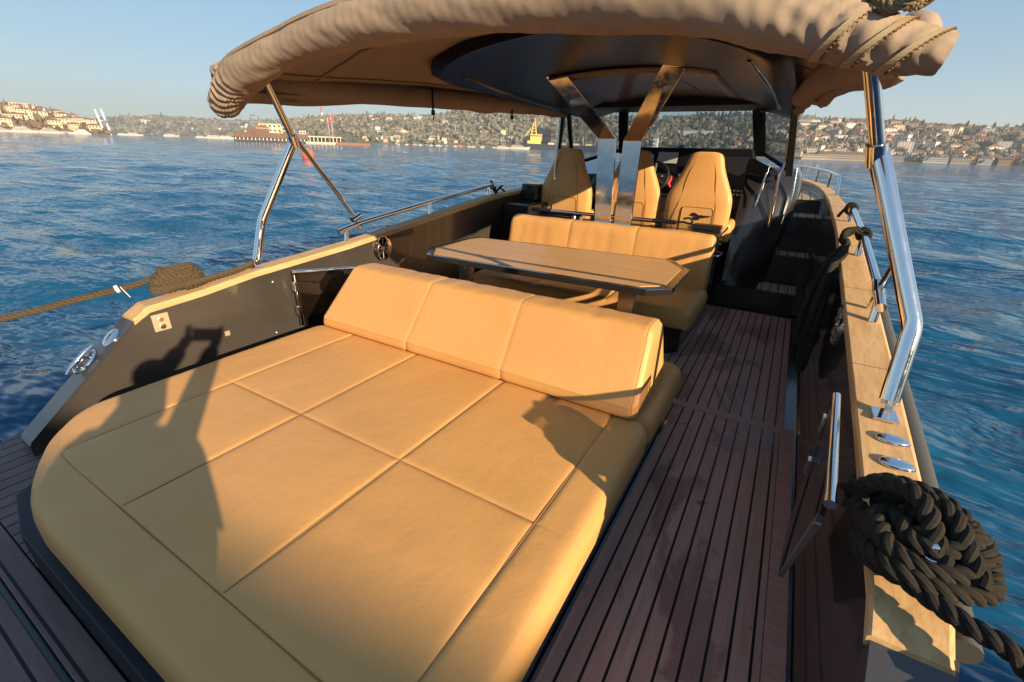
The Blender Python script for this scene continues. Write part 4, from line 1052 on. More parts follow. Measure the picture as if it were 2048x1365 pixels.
_b = bmesh.new(); bmesh.ops.create_icosphere(_b, subdivisions=1, radius=1); _b.verts.ensure_lookup_table()
IV = np.array([v.co[:] for v in _b.verts]); IF = np.array([[v.index for v in f.verts] for f in _b.faces]); _b.free()
def forest(name, lab, src, n, size, cm, seed, tmax=.9, pxr=None, conifer=.05):
    rs = np.random.RandomState(seed); V = []; F = []; k = 0
    xs = SURF[src][0]; a, b = pxr or (xs[0], xs[-1])
    for i in range(n):
        px = rs.uniform(a, b); t = rs.uniform(.02, tmax) if rs.rand() < .75 else rs.uniform(.74, .88)
        p = on_hill(src, px, t)
        if noise.noise(Vector((p[0]*.02, p[1]*.02, seed))) < -.22: continue
        s = size*rs.uniform(.55, 1.25)
        if rs.rand() < conifer: sc = np.array([.45, .45, 1.7])*s; lob = 1
        else: sc = np.array([1, 1, .85])*s; lob = 2
        for q in range(lob):
            v = IV*(1 + rs.uniform(-.32, .32, (len(IV), 1)))*sc*(1 if q == 0 else .7) + np.array(p) + np.array([0, 0, sc[2]*.75]) + (0 if q == 0 else rs.uniform(-.8, .8, 3)*s)
            V.append(v); F.append(IF + k); k += len(IV)
    me = bpy.data.meshes.new(name); me.from_pydata(np.vstack(V).tolist(), [], np.vstack(F).tolist()); me.update(); me.materials.append(CM[cm])
    o = bpy.data.objects.new(name, me); COL.objects.link(o); tag(o, lab, 'trees', kind='stuff')
forest('hillside_wood', 'mass of grey green trees covering the middle hills', 'middle_hills', 5200, 7.5, 'wood', 1)
forest('hillside_wood', 'dense trees covering the right-hand hillside between the houses', 'starboard_hills', 6500, 6.2, 'wood', 2)
forest('far_wood', 'hazy woods on the far hills', 'far_hills', 1800, 13, 'wood', 3)
forest('headland_wood', 'dry bushes and trees on the left headland', 'port_headland', 900, 4.6, 'headland', 4)
forest('conifer_row', 'dark conifers along the ridge seen through the windscreen', 'starboard_hills', 420, 6.5, 'dark', 6, tmax=.88, pxr=(1380, 1570), conifer=.8)

# houses
WALLS = {k: mat('wall_' + k, c, .85, spec=.2) for k, c in dict(cream=(.62, .52, .36), white=(.70, .68, .62), pink=(.60, .38, .30), ochre=(.58, .38, .18), grey=(.42, .40, .38), sand=(.55, .43, .30)).items()}
ROOF = {k: mat('roof_' + k, c, .85, spec=.2) for k, c in dict(red=(.30, .115, .07), brown=(.20, .11, .075), grey=(.25, .24, .23)).items()}
WIN = mat('house_window_glass', (.045, .05, .06), .2)
def house_proto(w_, d, h, roof, wall, nst):
    """parts around the origin; front faces -y"""
    parts = []
    parts.append(('wall', MB().box((-w_/2, -d/2, -6), (w_/2, d/2, h)), WALLS[wall]))
    o = .6
    if roof == 'flat': parts.append(('roof', MB().box((-w_/2-.3, -d/2-.3, h), (w_/2+.3, d/2+.3, h+.7)), ROOF['grey']))
    else:
        rh = min(w_, d)*.26; rl = max(0, (w_-d)/2*.9)
        b = [(-w_/2-o, -d/2-o, h), (w_/2+o, -d/2-o, h), (w_/2+o, d/2+o, h), (-w_/2-o, d/2+o, h), (-rl, 0, h+rh), (rl, 0, h+rh)]
        parts.append(('roof', MB().add(b, [(0, 1, 5, 4), (1, 2, 5), (2, 3, 4, 5), (3, 0, 4), (3, 2, 1, 0)]), ROOF[roof]))
    n = max(2, int(w_/3.4))
    for s_ in range(nst):
        z = h/nst*(s_+.32); m_ = MB()
        for k in range(n):
            x = -w_/2 + w_*(k+.5)/n; m_.box((x-.75, -d/2-.06, z), (x+.75, -d/2+.05, z+h/nst*.48))
        for k in range(2):
            y = -d/2 + d*(k+.5)/2
            m_.box((w_/2-.05, y-.7, z), (w_/2+.06, y+.7, z+h/nst*.48))
        if w_ >= 24:
            for k in range(n):
                x = -w_/2 + w_*(k+.5)/n; parts.append(('window', MB().box((x-1.0, -d/2-.06, z), (x+1.0, -d/2+.05, z+h/nst*.52)), WIN))
        else: parts.append(('window_row', m_, WIN))
    return parts
PROTO = {}
def get_proto(key):
    if key not in PROTO:
        w_, d, h, roof, wall, nst = key
        PROTO[key] = [(n, mb, mt) for n, mb, mt in house_proto(w_, d, h, roof, wall, nst)]
        res = []
        for n, mb, mt in PROTO[key]:
            me = bpy.data.meshes.new(n); me.from_pydata(mb.v, [], mb.f); me.update(); me.materials.append(mt); res.append((n, me))
        PROTO[key] = res
    return PROTO[key]
NH = 0
def house(p, key, label, group, rz, name='house', cat='house', sc=1.0):
    t = thing(name, label, cat, tuple(p), group, rz); t.scale = (sc,)*3
    for n, me in get_proto(key):
        o = bpy.data.objects.new(n, me); COL.objects.link(o); o.parent = t
    return t
COLW = dict(cream='cream', white='white', pink='pink', ochre='ochre', grey='grey', sand='sandy')
PEND = []
def scatter(src, n, pxr, tr, keys, where, group, seed, mind=9, sc=(.8, 1.15)):
    rs = np.random.RandomState(seed); placed = []
    tries = 0
    while len(placed) < n and tries < n*60:
        tries += 1
        px = rs.uniform(*pxr); t = rs.uniform(*tr); p = on_hill(src, px, t)
        if any((p[0]-q[0])**2+(p[1]-q[1])**2 < mind**2 for q in placed): continue
        placed.append(p); k = keys[rs.randint(len(keys))]
        w_, d, h, roof, wall, nst = k
        lvl = ('by water' if t < .12 else 'low down' if t < .35 else 'halfway up' if t < .62 else 'near ridge')
        lab = (f"{COLW[wall]} {['', 'one', 'two', 'three', 'four', 'five'][nst]}-storey {'flat' if roof == 'flat' else roof}-roofed house", f"{lvl} {where(px)}")
        rz = math.atan2(p[1], p[0]) - math.pi/2 + rs.uniform(-.5, .5)
        PEND.append((lab, px, house(p, k, None, group, rz, sc=rs.uniform(*sc))))
K = [(14, 10, 7, 'red', 'cream', 2), (16, 11, 9, 'red', 'white', 3), (12, 10, 7, 'brown', 'pink', 2), (18, 12, 9, 'flat', 'white', 3), (13, 10, 6, 'red', 'sand', 2), (15, 12, 10, 'brown', 'cream', 3), (20, 11, 12, 'flat', 'grey', 4), (11, 9, 6, 'red', 'ochre', 2)]
wr = lambda px: ('behind the windscreen' if px < 1560 else 'left of starboard pole' if px < 1745 else 'right of starboard pole' if px < 1850 else 'near right edge')
scatter('starboard_hills', 100, (1590, 2060), (.05, .80), K, wr, 'houses on the right-hand hillside', 21, 16, (1.0, 1.5))
scatter('starboard_hills', 30, (1590, 2060), (.03, .09), K[:6], wr, 'waterside houses on the right shore', 22, 18, (.9, 1.2))
scatter('starboard_hills', 14, (1440, 1570), (.05, .60), K, wr, 'houses behind the windscreen', 23, 22, (.9, 1.2))
wm = lambda px: ('left of hanging strap' if px < 885 else 'left of yellow ship' if px < 1060 else 'behind yellow ship')
scatter('middle_hills', 30, (720, 1030), (.035, .10), K, wm, 'village houses along the middle shore', 31, 13, (.8, 1.1))
scatter('middle_hills', 16, (745, 820), (.05, .28), K[:6], wm, 'village houses climbing from the shore', 32, 14, (.8, 1.1))
scatter('middle_hills', 36, (600, 860), (.60, .84), K, wm, 'houses along the middle ridge', 33, 16, (.9, 1.3))
scatter('middle_hills', 8, (880, 1180), (.2, .7), K, wm, 'scattered houses in the wood', 34, 30, (.9, 1.2))
KL = [(16, 11, 8, 'brown', 'cream', 2), (18, 12, 10, 'flat', 'cream', 3), (14, 10, 8, 'brown', 'cream', 2), (22, 12, 9, 'flat', 'sand', 2), (13, 10, 7, 'brown', 'white', 2)]
scatter('port_headland', 34, (-40, 205), (.06, .72), KL, lambda px: 'above the yachts' if px < 120 else 'towards the bridge', 'villas on the left headland', 41, 17, (.9, 1.3))
scatter('far_hills', 24, (290, 520), (.3, .78), K[:4], lambda px: 'on far hills', 'far houses across the strait', 51, 45, (1.3, 2.0))

ORD = 'leftmost second third fourth fifth sixth seventh eighth ninth tenth eleventh twelfth'.split()
from collections import defaultdict
_d = defaultdict(list)
for lab, px, t in PEND: _d[lab].append((px, t))
for (a_, b_), l in _d.items():
    l.sort(key=lambda q: q[0])
    for i, (px, t) in enumerate(l):
        t['label'] = f'{a_} {b_}' if len(l) == 1 else f"{ORD[i]} {'of' if i == 0 else 'from left of'} {['','','two','three','four','five','six','seven','eight','nine','ten','eleven','twelve'][len(l)]} {a_}s {b_}"
def face(p): return math.atan2(p[1], p[0]) - math.pi/2
def placed(px, dist, z=WZ): e = far(px, dist); return (e[0], e[1], z)
# landmark buildings
for px, py, ln, lab in ((1652, 239, 48, 'long sunlit villa on the ridge, left of the chrome canopy pole'), (1703, 239, 34, 'shorter sunlit villa on the ridge beside the chrome canopy pole')):
    p = on_hill('starboard_hills', px, .80); house((p[0], p[1], p[2]), (ln, 14, 9, 'brown', 'cream', 2), lab, 'villas on the right ridge', face(p), 'villa', 'villa')
e = placed(1690, 1150, 1.0); house(e, (95, 14, 11, 'brown', 'sand', 3), 'very long cream waterfront palace on the right shore', None, face(e), 'palace', 'palace')
e = placed(1628, 1145, 1.0); house(e, (44, 12, 8, 'flat', 'cream', 2), 'sandy waterfront block at the left end of the palace', None, face(e), 'waterfront_block', 'building')
for px, ln, wl, rf, lab in ((1870, 34, 'white', 'flat', 'white waterfront block with flat roof right of the pole'), (1920, 26, 'cream', 'flat', 'cream waterfront block with balconies near the right edge'), (1968, 18, 'white', 'red', 'white waterside mansion with red roof near the right edge'), (2008, 16, 'ochre', 'brown', 'ochre waterside house at the far right'), (1790, 24, 'grey', 'flat', 'grey boathouse on the waterfront just right of the pole')):
    e = placed(px, 1160, 2.2); house(e, (ln, 11, 9, rf, wl, 3), lab, None, face(e), 'waterfront_house', 'house')
p = on_hill('starboard_hills', 1395, .35); house(p, (110, 16, 12, 'flat', 'white', 3), 'long pale school building seen through the windscreen', None, face(p), 'school_building', 'building')
p = on_hill('starboard_hills', 1447, .42); house(p, (40, 16, 10, 'brown', 'white', 2), 'smaller pale wing right of the long school building', None, face(p), 'school_wing', 'building')
def tower(name, lab, px, dist, w_, h, sp, wall, cat):
    e = placed(px, dist, 0); t = thing(name, lab, cat, e)
    MB().box((e[0]-w_/2, e[1]-w_/2, -1), (e[0]+w_/2, e[1]+w_/2, h)).build('shaft', WALLS[wall], t)
    MB().add([(e[0]-w_/2-.5, e[1]-w_/2-.5, h), (e[0]+w_/2+.5, e[1]-w_/2-.5, h), (e[0]+w_/2+.5, e[1]+w_/2+.5, h), (e[0]-w_/2-.5, e[1]+w_/2+.5, h), (e[0], e[1], h+sp)], [(0, 1, 4), (1, 2, 4), (2, 3, 4), (3, 0, 4), (3, 2, 1, 0)]).build('spire', ROOF['grey'], t)
    m_ = MB()
    for z in (h*.5, h*.75): m_.box((e[0]-w_/2-.1, e[1]-w_/2-.1, z), (e[0]+w_/2*.2, e[1]-w_/2+.1, z+h*.08))
    m_.build('window_row', WIN, t)
tower('clock_tower', 'white tower with a pointed spire seen through the windscreen beside the strut', 1308, 1172, 10, 32, 25, 'white', 'tower')
tower('minaret', 'thin cream minaret rising from the waterside village', 877, 1515, 4, 28, 10, 'cream', 'tower')

# bridge pylons, hazy white
e1 = placed(212, 2500); e2 = placed(224, 2560)
t = thing('bridge_tower', 'pale leaning bridge pylons rising over the left headland', 'bridge', e1); m_ = mat('pale_bridge_paint', (.75, .77, .78), .6)
H1, H2 = hgt(208, 220, 2500), hgt(217, 219, 2560)
for (e, H) in ((e1, H1), (e2, H2)):
    ee = Vector((e[0], e[1], 0)); lean = Vector((far(206, 2500)[0]-far(212, 2500)[0], far(206, 2500)[1]-far(212, 2500)[1], 0))
    MB().tube([ee+Vector((0, 0, WZ)), ee+lean+Vector((0, 0, H))], [4, 3], 6).build('pylon', m_, t)
A = Vector((e1[0], e1[1], H1*.55)); B = Vector((e2[0], e2[1], H2*.55)); MB().tube([A, B], 2.5, 6).build('cross_beam', m_, t)

# yachts moored under the headland
WHITEB = mat('boat_white', (.50, .47, .41), .35, coat=.3); DARKW = mat('boat_dark_glass', (.03, .035, .045), .12)
def yacht(px, dist, L, lab, group='white motor yachts under the headland', decks=3, rz=0):
    e = placed(px, dist); t = thing('motor_yacht', lab, 'yacht', e, group); f = face(e) + rz; ca, sa = math.cos(f), math.sin(f)
    def W(q): return (e[0]+q[0]*ca-q[1]*sa, e[1]+q[0]*sa+q[1]*ca, e[2]+q[2])
    b = L*.10; hh = L*.085
    rings = []
    for u, wd, zt, zb in ((-.5, .9, 1, 0), (-.2, 1, 1, -.3), (.2, .92, 1.1, -.3), (.4, .55, 1.3, -.2), (.5, .04, 1.5, .2)):
        sh = .06*L if u > .3 else 0
        rings.append([W((u*L, -b*wd, zt*hh)), W((u*L, b*wd, zt*hh)), W((u*L-sh*.8, b*wd*.8, zb*hh)), W((u*L-sh*.8, -b*wd*.8, zb*hh))])
    MB().loft(rings).build('hull', WHITEB, t)
    for d in range(decks):
        x0, x1 = -.42+.06*d, .25-.10*d; z0 = hh*(1+d*.62)
        k = .8-.1*d
        MB().hexa([W((x0*L, -b*k, z0)), W((x1*L, -b*k, z0)), W((x1*L, b*k, z0)), W((x0*L, b*k, z0)), W((x0*L, -b*k, z0+hh*.6)), W(((x1-.07)*L, -b*k*.8, z0+hh*.6)), W(((x1-.07)*L, b*k*.8, z0+hh*.6)), W((x0*L, b*k, z0+hh*.6))]).build('deckhouse', WHITEB, t)
        MB().hexa([W(((x0+.04)*L, -b*k-.06, z0+hh*.2)), W(((x1-.04)*L, -b*k-.06, z0+hh*.2)), W(((x1-.04)*L, -b*k+.2, z0+hh*.2)), W(((x0+.04)*L, -b*k+.2, z0+hh*.2)), W(((x0+.04)*L, -b*k-.06, z0+hh*.45)), W(((x1-.07)*L, -b*k-.06, z0+hh*.45)), W(((x1-.07)*L, -b*k+.2, z0+hh*.45)), W(((x0+.04)*L, -b*k+.2, z0+hh*.45))]).build('window_band', DARKW, t)
    MB().tube([W((-.05*L, 0, hh*2.4)), W((-.08*L, 0, hh*3.6))], L*.004, 5).build('mast', WHITEB, t)
    return t
yacht(55, 1000, 32, 'long white yacht at the left edge, nearest the frame edge'); yacht(108, 985, 30, 'white yacht in the middle of the moored row', decks=3, rz=.15)
yacht(160, 970, 27, 'white yacht with tall stern at the right end of the row', decks=3, rz=3.1)
yacht(8, 1020, 26, 'white yacht cut by the left frame edge', rz=.1)
for px, d, L, lab in ((272, 1500, 34, 'small white yacht near the bridge'), (250, 1520, 26, 'white boat left of the small yacht near the bridge'), (405, 1500, 28, 'white boat with mast in the middle of the strait'), (432, 1380, 40, 'white passenger ferry in the middle of the strait'), (458, 1200, 34, 'white ferry left of the brown breakwater'), (345, 2600, 60, 'distant pale ship left of the ferries')):
    yacht(px, d, L, lab, 'boats out on the strait', 2)
rs = np.random.RandomState(77)
cols = {'white': WHITEB, 'red': mat('boat_red', (.45, .05, .04), .5), 'blue': mat('boat_blue', (.05, .12, .28), .5)}
BL = []
for i in range(26):
    px = rs.uniform(790, 1035); d = rs.uniform(1330, 1420); cn = ['white', 'white', 'red', 'blue'][rs.randint(4)]; e = placed(px, d); L = rs.uniform(9, 16)
    t = thing('fishing_boat', None, 'boat', e, 'small boats moored off the village'); BL.append((px, cn, t)); f = face(e); ca, sa = math.cos(f), math.sin(f)
    W = lambda q: (e[0]+q[0]*ca-q[1]*sa, e[1]+q[0]*sa+q[1]*ca, e[2]+q[2])
    MB().hexa([W((-L*.45, -1.2, 0)), W((L*.4, -1.2, 0)), W((L*.4, 1.2, 0)), W((-L*.45, 1.2, 0)), W((-L*.5, -1.7, 1.6)), W((L*.55, -.6, 2.2)), W((L*.55, .6, 2.2)), W((-L*.5, 1.7, 1.6))]).build('hull', cols[cn], t)
    MB().hexa([W((-L*.25, -1.1, 1.5)), W((L*.12, -1.1, 1.5)), W((L*.12, 1.1, 1.5)), W((-L*.25, 1.1, 1.5)), W((-L*.22, -1, 3.6)), W((L*.05, -1, 3.6)), W((L*.05, 1, 3.6)), W((-L*.22, 1, 3.6))]).build('cabin', WHITEB, t)

for sd_ in (0, 1):
    for cn in cols:
        l = sorted([(a, t) for a, c_, t in BL if c_ == cn and (a > 885) == bool(sd_)], key=lambda q: q[0])
        for i, (a, t) in enumerate(l):
            t['label'] = (ORD[i] + (' of' if i == 0 else ' from left of') + f' {len(l)} ' if len(l) > 1 else '') + f"small {cn} boats off village, " + ('right' if sd_ else 'left') + ' of hanging strap' if len(l) > 1 else f"small {cn} boat off village, " + ('right' if sd_ else 'left') + ' of hanging strap'
# crane ship
e = placed(1125, 1000); f = face(e); ca, sa = math.cos(f), math.sin(f)
W = lambda q: (e[0]+q[0]*ca-q[1]*sa, e[1]+q[0]*sa+q[1]*ca, e[2]+q[2])
SHIPD = mat('ship_dark_hull', (.03, .035, .06), .5); YEL = mat('ship_yellow', (.72, .50, .12), .55)
t = thing('crane_ship', 'dark-hulled ship with tall yellow superstructure and crane tower', 'ship', e)
L = 170
MB().loft([[W((x*L, -w_*11, 12*s_)), W((x*L, w_*11, 12*s_)), W((x*L*.985, w_*10, -1)), W((x*L*.985, -w_*10, -1))] for x, w_, s_ in ((-.5, .8, 1.05), (-.44, 1, .95), (0, 1, .85), (.4, .9, .9), (.5, .1, 1.2))]).build('hull', SHIPD, t)
hx = -58
MB().box((0, 0, 0), (1, 1, 1))
def wb(m_, x0, x1, y0, y1, z0, z1, tx=0):
    m_.hexa([W((x0, y0, z0)), W((x1, y0, z0)), W((x1, y1, z0)), W((x0, y1, z0)), W((x0+tx, y0, z1)), W((x1-tx, y0, z1)), W((x1-tx, y1, z1)), W((x0+tx, y1, z1))]); return m_
wb(MB(), hx-14, hx+13, -9, 9, 9, 17).build('deckhouse', YEL, t)
wb(MB(), hx-8, hx+14, -9, 9, 17, 29, -1).build('bridge_house', YEL, t)
wb(MB(), hx-9, hx+15, -9.3, 9.3, 25, 26.5).build('window_band', DARKW, t)
m_ = MB()
for q in ((-7, -4), (3, -4), (3, 4), (-7, 4)): m_.tube([W((hx+q[0], q[1], 28)), W((hx-1+q[0]*.35, q[1]*.4, 50))], .9, 5)
for z in (33, 38, 44, 50): k_ = 1-(z-28)/22*.62; m_.tube([W((hx-1-5*k_, -4*k_, z)), W((hx-1+5*k_, -4*k_, z+2))], .7, 5)
m_.tube([W((hx-1, 0, 50)), W((hx-1, 0, 58))], .8, 5).tube([W((hx-1, 0, 48)), W((hx-20, 0, 25))], 1.0, 5)
m_.build('crane_tower', YEL, t)
m_ = MB()
for x in (-30, -5, 20, 45, 70): wb(m_, x, x+12, -7, 7, 9, 14)
m_.build('deck_gear', WALLS['cream'], t)
for x in (-8, 40): MB().tube([W((x, 0, 10)), W((x, 0, 28))], .8, 6).build('mast', WHITEB, t)
for px, L_, lab in ((1040, 40, 'cream ferry at the stern of the dark ship'), (1008, 30, 'white ferry left of the dark ship')):
    yacht(px, 960, L_, lab, 'ferries beside the dark ship', 2)

# breakwater with restaurant and flags
def wbox(e, f, x0, x1, y0, y1, z0, z1):
    ca, sa = math.cos(f), math.sin(f); W = lambda x, y, z: (e[0]+x*ca-y*sa, e[1]+x*sa+y*ca, z)
    return [W(x0, y0, z0), W(x1, y0, z0), W(x1, y1, z0), W(x0, y1, z0), W(x0, y0, z1), W(x1, y0, z1), W(x1, y1, z1), W(x0, y1, z1)]
BR = m_hill('brown_timber_wall', (.15, .10, .08), (.18, .12, .10), (.12, .085, .07))
e = placed(570, 420); f = face(e)
t = thing('floating_restaurant', 'long brown waterside club building with timber screens on a low quay', 'building', e)
MB().hexa(wbox(e, f, -34, 34, -4, 12, WZ-.5, .9)).build('quay', mat('quay_dark', (.05, .045, .04), .8), t)
MB().hexa(wbox(e, f, -34, 24, -1, 10, .9, 6.2)).build('screen_wall', BR, t)
MB().hexa(wbox(e, f, -25, -10, 1, 10, 6.2, 9.0)).build('upper_floor', BR, t)
MB().hexa(wbox(e, f, -34, 24, -1.3, -1.05, 1.6, 2.5)).build('window_band', DARKW, t)
m_ = MB()
for k in range(22): m_.hexa(wbox(e, f, -33+k*2.6, -32.4+k*2.6, -2.2, -1.8, .9, 2.3))
m_.build('awning_posts', WALLS['white'], t)
for px, d, k, lab in ((545, 470, (17, 9, 13.5, 'flat', 'cream', 4), 'tall cream block behind the brown club building'), (562, 480, (12, 9, 12, 'flat', 'ochre', 3), 'yellow block beside the tall cream block'), (530, 465, (10, 8, 10.5, 'red', 'pink', 3), 'pink building at the left end of the brown club'), (608, 460, (5, 5, 9, 'flat', 'white', 3), 'narrow white tower block right of the chrome pole'), (508, 500, (12, 8, 8, 'flat', 'sand', 2), 'low sandy building left of the brown club')):
    q = placed(px, d, 0.); house(q, k, lab, None, face(q), 'waterfront_building', 'building')
e = placed(652, 400); f = face(e)
t = thing('waterside_pavilion', 'low glazed pavilion on a pale quay right of the chrome pole', 'building', e)
MB().hexa(wbox(e, f, -14, 14, -4, 8, WZ-.5, 1.0)).build('quay', WALLS['sand'], t)
MB().hexa(wbox(e, f, -12, 12, -1, 6, 4.2, 4.9)).build('roof', WALLS['cream'], t)
MB().hexa(wbox(e, f, -11, 11, 0, 5, 1, 4.2)).build('glazing', DARKW, t)
m_ = MB()
for k in range(9): m_.hexa(wbox(e, f, -11+k*2.7, -10.6+k*2.7, -.3, .1, 1, 4.2))
m_.build('post', WALLS['white'], t)
e = placed(705, 395); t = thing('barge', 'low rust brown barge end beyond the pavilion', 'barge', e)
MB().hexa(wbox(e, face(e), -11, 13, -3, 3, WZ-.4, 1.0)).build('hull', mat('rust_brown', (.25, .12, .07), .8), t)
MB().hexa(wbox(e, face(e), -9, -6, -2, 2, 1.0, 1.8)).build('deck_box', BR, t)
for i, (px, d, h, lab) in enumerate(((661, 398, 17, 'left of two red flags on white poles'), (668, 396, 20, 'right and taller of two red flags on white poles'))):
    e = placed(px, d, 1.0); t = thing('flagpole', lab, 'flag', e, 'red flags by the pavilion')
    MB().tube([e, (e[0], e[1], e[2]+h)], .16, 6).build('pole', WHITEB, t)
    fl = MB(); a = Vector((e[0], e[1], e[2]+h)); f = face(e); u = Vector((math.cos(f), math.sin(f), 0))
    fl.grid([[a + u*(x*1.0) + Vector((0, 0, -z - x*.8)) + Vector((math.sin(x*2)*.3, math.cos(x)*.3, 0)) for x in np.linspace(0, 2.2, 6)] for z in (0, 1.6, 3.2)])
    fl.build('flag', cols['red'], t, solid=.03)
e = placed(651, 2000, 40); t = thing('lattice_mast', 'faint red and white radio mast above the ridge', 'mast', e)
MB().tube([(e[0], e[1], 60), (e[0], e[1], 190)], [4, 1.5], 5).build('mast', cols['red'], t)
for z in (85, 120, 155): MB().disc((e[0], e[1], z), (0, 0, 1), 4.4-(z-60)*.02, 16, 6).build('white_band', WHITEB, t)
# trees one can tell apart on the pavilion quay
def tree(px, d, h, lab, cm='wood'):
    e = placed(px, d, .8); t = thing('tree', lab, 'tree', e)
    MB().tube([e, (e[0]+.2, e[1], e[2]+h*.6)], [.35, .15], 6).tube([(e[0]+.1, e[1], e[2]+h*.4), (e[0]+1.0, e[1], e[2]+h*.7)], [.16, .06], 5).build('trunk', ROOF['brown'], t)
    rs = np.random.RandomState(int(px)); V = []; F = []
    for k in range(60):
        c_ = rs.normal(0, 1, 3)*np.array([h*.23, h*.23, h*.17]) + np.array([e[0], e[1], e[2]+h*.68]); V.append(IV*rs.uniform(.3, .8)*(1+rs.uniform(-.4, .4, (12, 1))) + c_); F.append(IF+12*k)
    MB().add(np.vstack(V).tolist(), [tuple(q) for q in np.vstack(F).tolist()]).build('crown', CM[cm], t)
tree(634, 405, 8, 'rounded green tree on the quay left of the flags'); tree(712, 400, 7, 'olive green tree at the end of the pavilion quay'); tree(575, 425, 7, 'green tree in front of the yellow block')

# orange buoy
e = Vector(placed(613, 62)); t = thing('mooring_buoy', 'orange mooring buoy floating behind the canopy pole on the port side', 'buoy', e)
MB().tube([e+Vector((0, 0, z)) for z in (-.4, .0, .35, .75, .95, 1.02)], [.35, .62, .70, .60, .40, .12], 20).build('float', M['orange'], t, smooth=True)
MB().tube([e+Vector((math.cos(a)*.1, 0, 1.08+.1*math.sin(a))) for a in np.linspace(0, 6.283, 13)], .02, 6).build('mooring_ring', M['steel'], t)
# building added out of view behind the stern to cast its soft shade
qb = thing('stern_shade_building', 'long pale unseen building added behind the stern to cast soft shade', 'building', (22, -8, 0)); d_ = Vector((1, .15, 0)).normalized(); n_ = Vector((.15, -1, 0)).normalized()
def qp(a, b, z): return tuple(Vector((14.8, -6.5, z)) + d_*a + n_*b)
MB().hexa([qp(-6, 0, -1), qp(24, 0, -1), qp(24, 9, -1), qp(-6, 9, -1), qp(-6, 0, 6.22), qp(24, 0, 6.22), qp(24, 9, 6.22), qp(-6, 9, 6.22)]).build('wall', WALLS['cream'], qb)
MB().hexa([qp(-6.2, -.12, 6.221), qp(24.2, -.12, 6.221), qp(24.2, 9.1, 6.221), qp(-6.2, 9.1, 6.221), qp(-6.2, -.12, 6.39), qp(24.2, -.12, 6.39), qp(24.2, 9.1, 6.39), qp(-6.2, 9.1, 6.39)]).build('roof', ROOF['grey'], qb)
for k in range(9):
    for z in (1.0, 4.0): MB().hexa([qp(-5+3.2*k, -.04, z), qp(-3.6+3.2*k, -.04, z), qp(-3.6+3.2*k, .1, z), qp(-5+3.2*k, .1, z), qp(-5+3.2*k, -.04, z+1.5), qp(-3.6+3.2*k, -.04, z+1.5), qp(-3.6+3.2*k, .1, z+1.5), qp(-5+3.2*k, .1, z+1.5)]).build('window', WIN, qb)
# gull
e = Vector((*far(514, 300), hgt(514, 232, 300))); g = MB()
for s_ in (-1, 1): g.prism([e+Vector((0, 0, 0)), e+Vector((.5, 0, 0)), e+Vector((.4+s_*.1, s_*.9, .5)), e+Vector((.1, s_*1.6, .2))], (0, 0, .05))
g.tube([e+Vector((-.5, 0, 0)), e+Vector((0, 0, .05)), e+Vector((.6, 0, .02)), e+Vector((1.0, 0, 0))], [.03, .14, .14, .03], 8)
tag(g.build('seagull', M['rubber']), 'grey gull flying above the far shore left of the chrome pole', 'bird')

# haze
hz = MB().box((-4600, -1500, -3.0), (3200, 4700, 260)).build('haze', None if False else M['white']); hz.data.materials.clear()
hm = bpy.data.materials.new('haze_air'); hm.use_nodes = True; t_ = hm.node_tree; t_.nodes.clear(); o_ = t_.nodes.new('ShaderNodeOutputMaterial'); v_ = t_.nodes.new('ShaderNodeVolumePrincipled')
v_.inputs['Color'].default_value = (.86, .90, .96, 1); v_.inputs['Density'].default_value = .00015; v_.inputs['Anisotropy'].default_value = .2
t_.links.new(v_.outputs[0], o_.inputs['Volume']); hz.data.materials.append(hm); tag(hz, 'thin pale haze over the strait', kind='stuff')
P5 = set(o.name for o in S.objects)
# ------------------------------------------------------------------ the photographer (behind the camera)
def skin(name, pts, edges, radii, m, parent, root=0, sub=2):
    off = parent_loc(parent); me = bpy.data.meshes.new(name); me.from_pydata([tuple(Vector(p)-off) for p in pts], edges, []); me.update()
    o = bpy.data.objects.new(name, me); COL.objects.link(o); o.parent = parent
    bm = bmesh.new(); bm.from_mesh(me); ly = bm.verts.layers.skin.verify(); bm.verts.ensure_lookup_table()
    for i, v in enumerate(bm.verts):
        r = radii[i]; v[ly].radius = (r, r) if not hasattr(r, '__len__') else r; v[ly].use_root = (i == root)
    bm.to_mesh(me); bm.free(); me.materials.append(m)
    k = o.modifiers.new('skin', 'SKIN'); k.use_smooth_shade = True; s = o.modifiers.new('sub', 'SUBSURF'); s.levels = sub; s.render_levels = sub
    return o
PO = Vector((.16, -.40, .10)); fwd = Vector((-.50, .866, 0)); rt = Vector((.866, .50, 0)); up = Vector((0, 0, 1))
per = thing('person', 'person in dark jacket standing at the stern taking the photograph with raised hands', 'person', PO)
def B(r, f, z): return PO + rt*r + fwd*f + up*(z-.10)*.87
camR = Vector(CAMR[:, 0]); camU = Vector(CAMR[:, 1]); camB = Vector(CAMR[:, 2]); C0 = Vector(CAMC)
def ph(r, u_, b): return C0 + camR*r + camU*u_ + camB*b
hl, hr = ph(-.085, -.03, .035), ph(.085, -.03, .035)
names = {}; pts = []; rdi = []; ed = []
def J(n, p, r, par=None):
    names[n] = len(pts); pts.append(p); rdi.append(r)
    if par: ed.append((names[par], names[n]))
J('pelvis', B(0, -.03, .90), (.155, .115)); J('waist', B(0, -.02, 1.05), (.185, .15), 'pelvis'); J('chest', B(0, -.02, 1.25), (.20, .15), 'waist'); J('neck', B(0, -.015, 1.41), .062, 'chest'); J('skull', B(0, .0, 1.50), .075, 'neck')
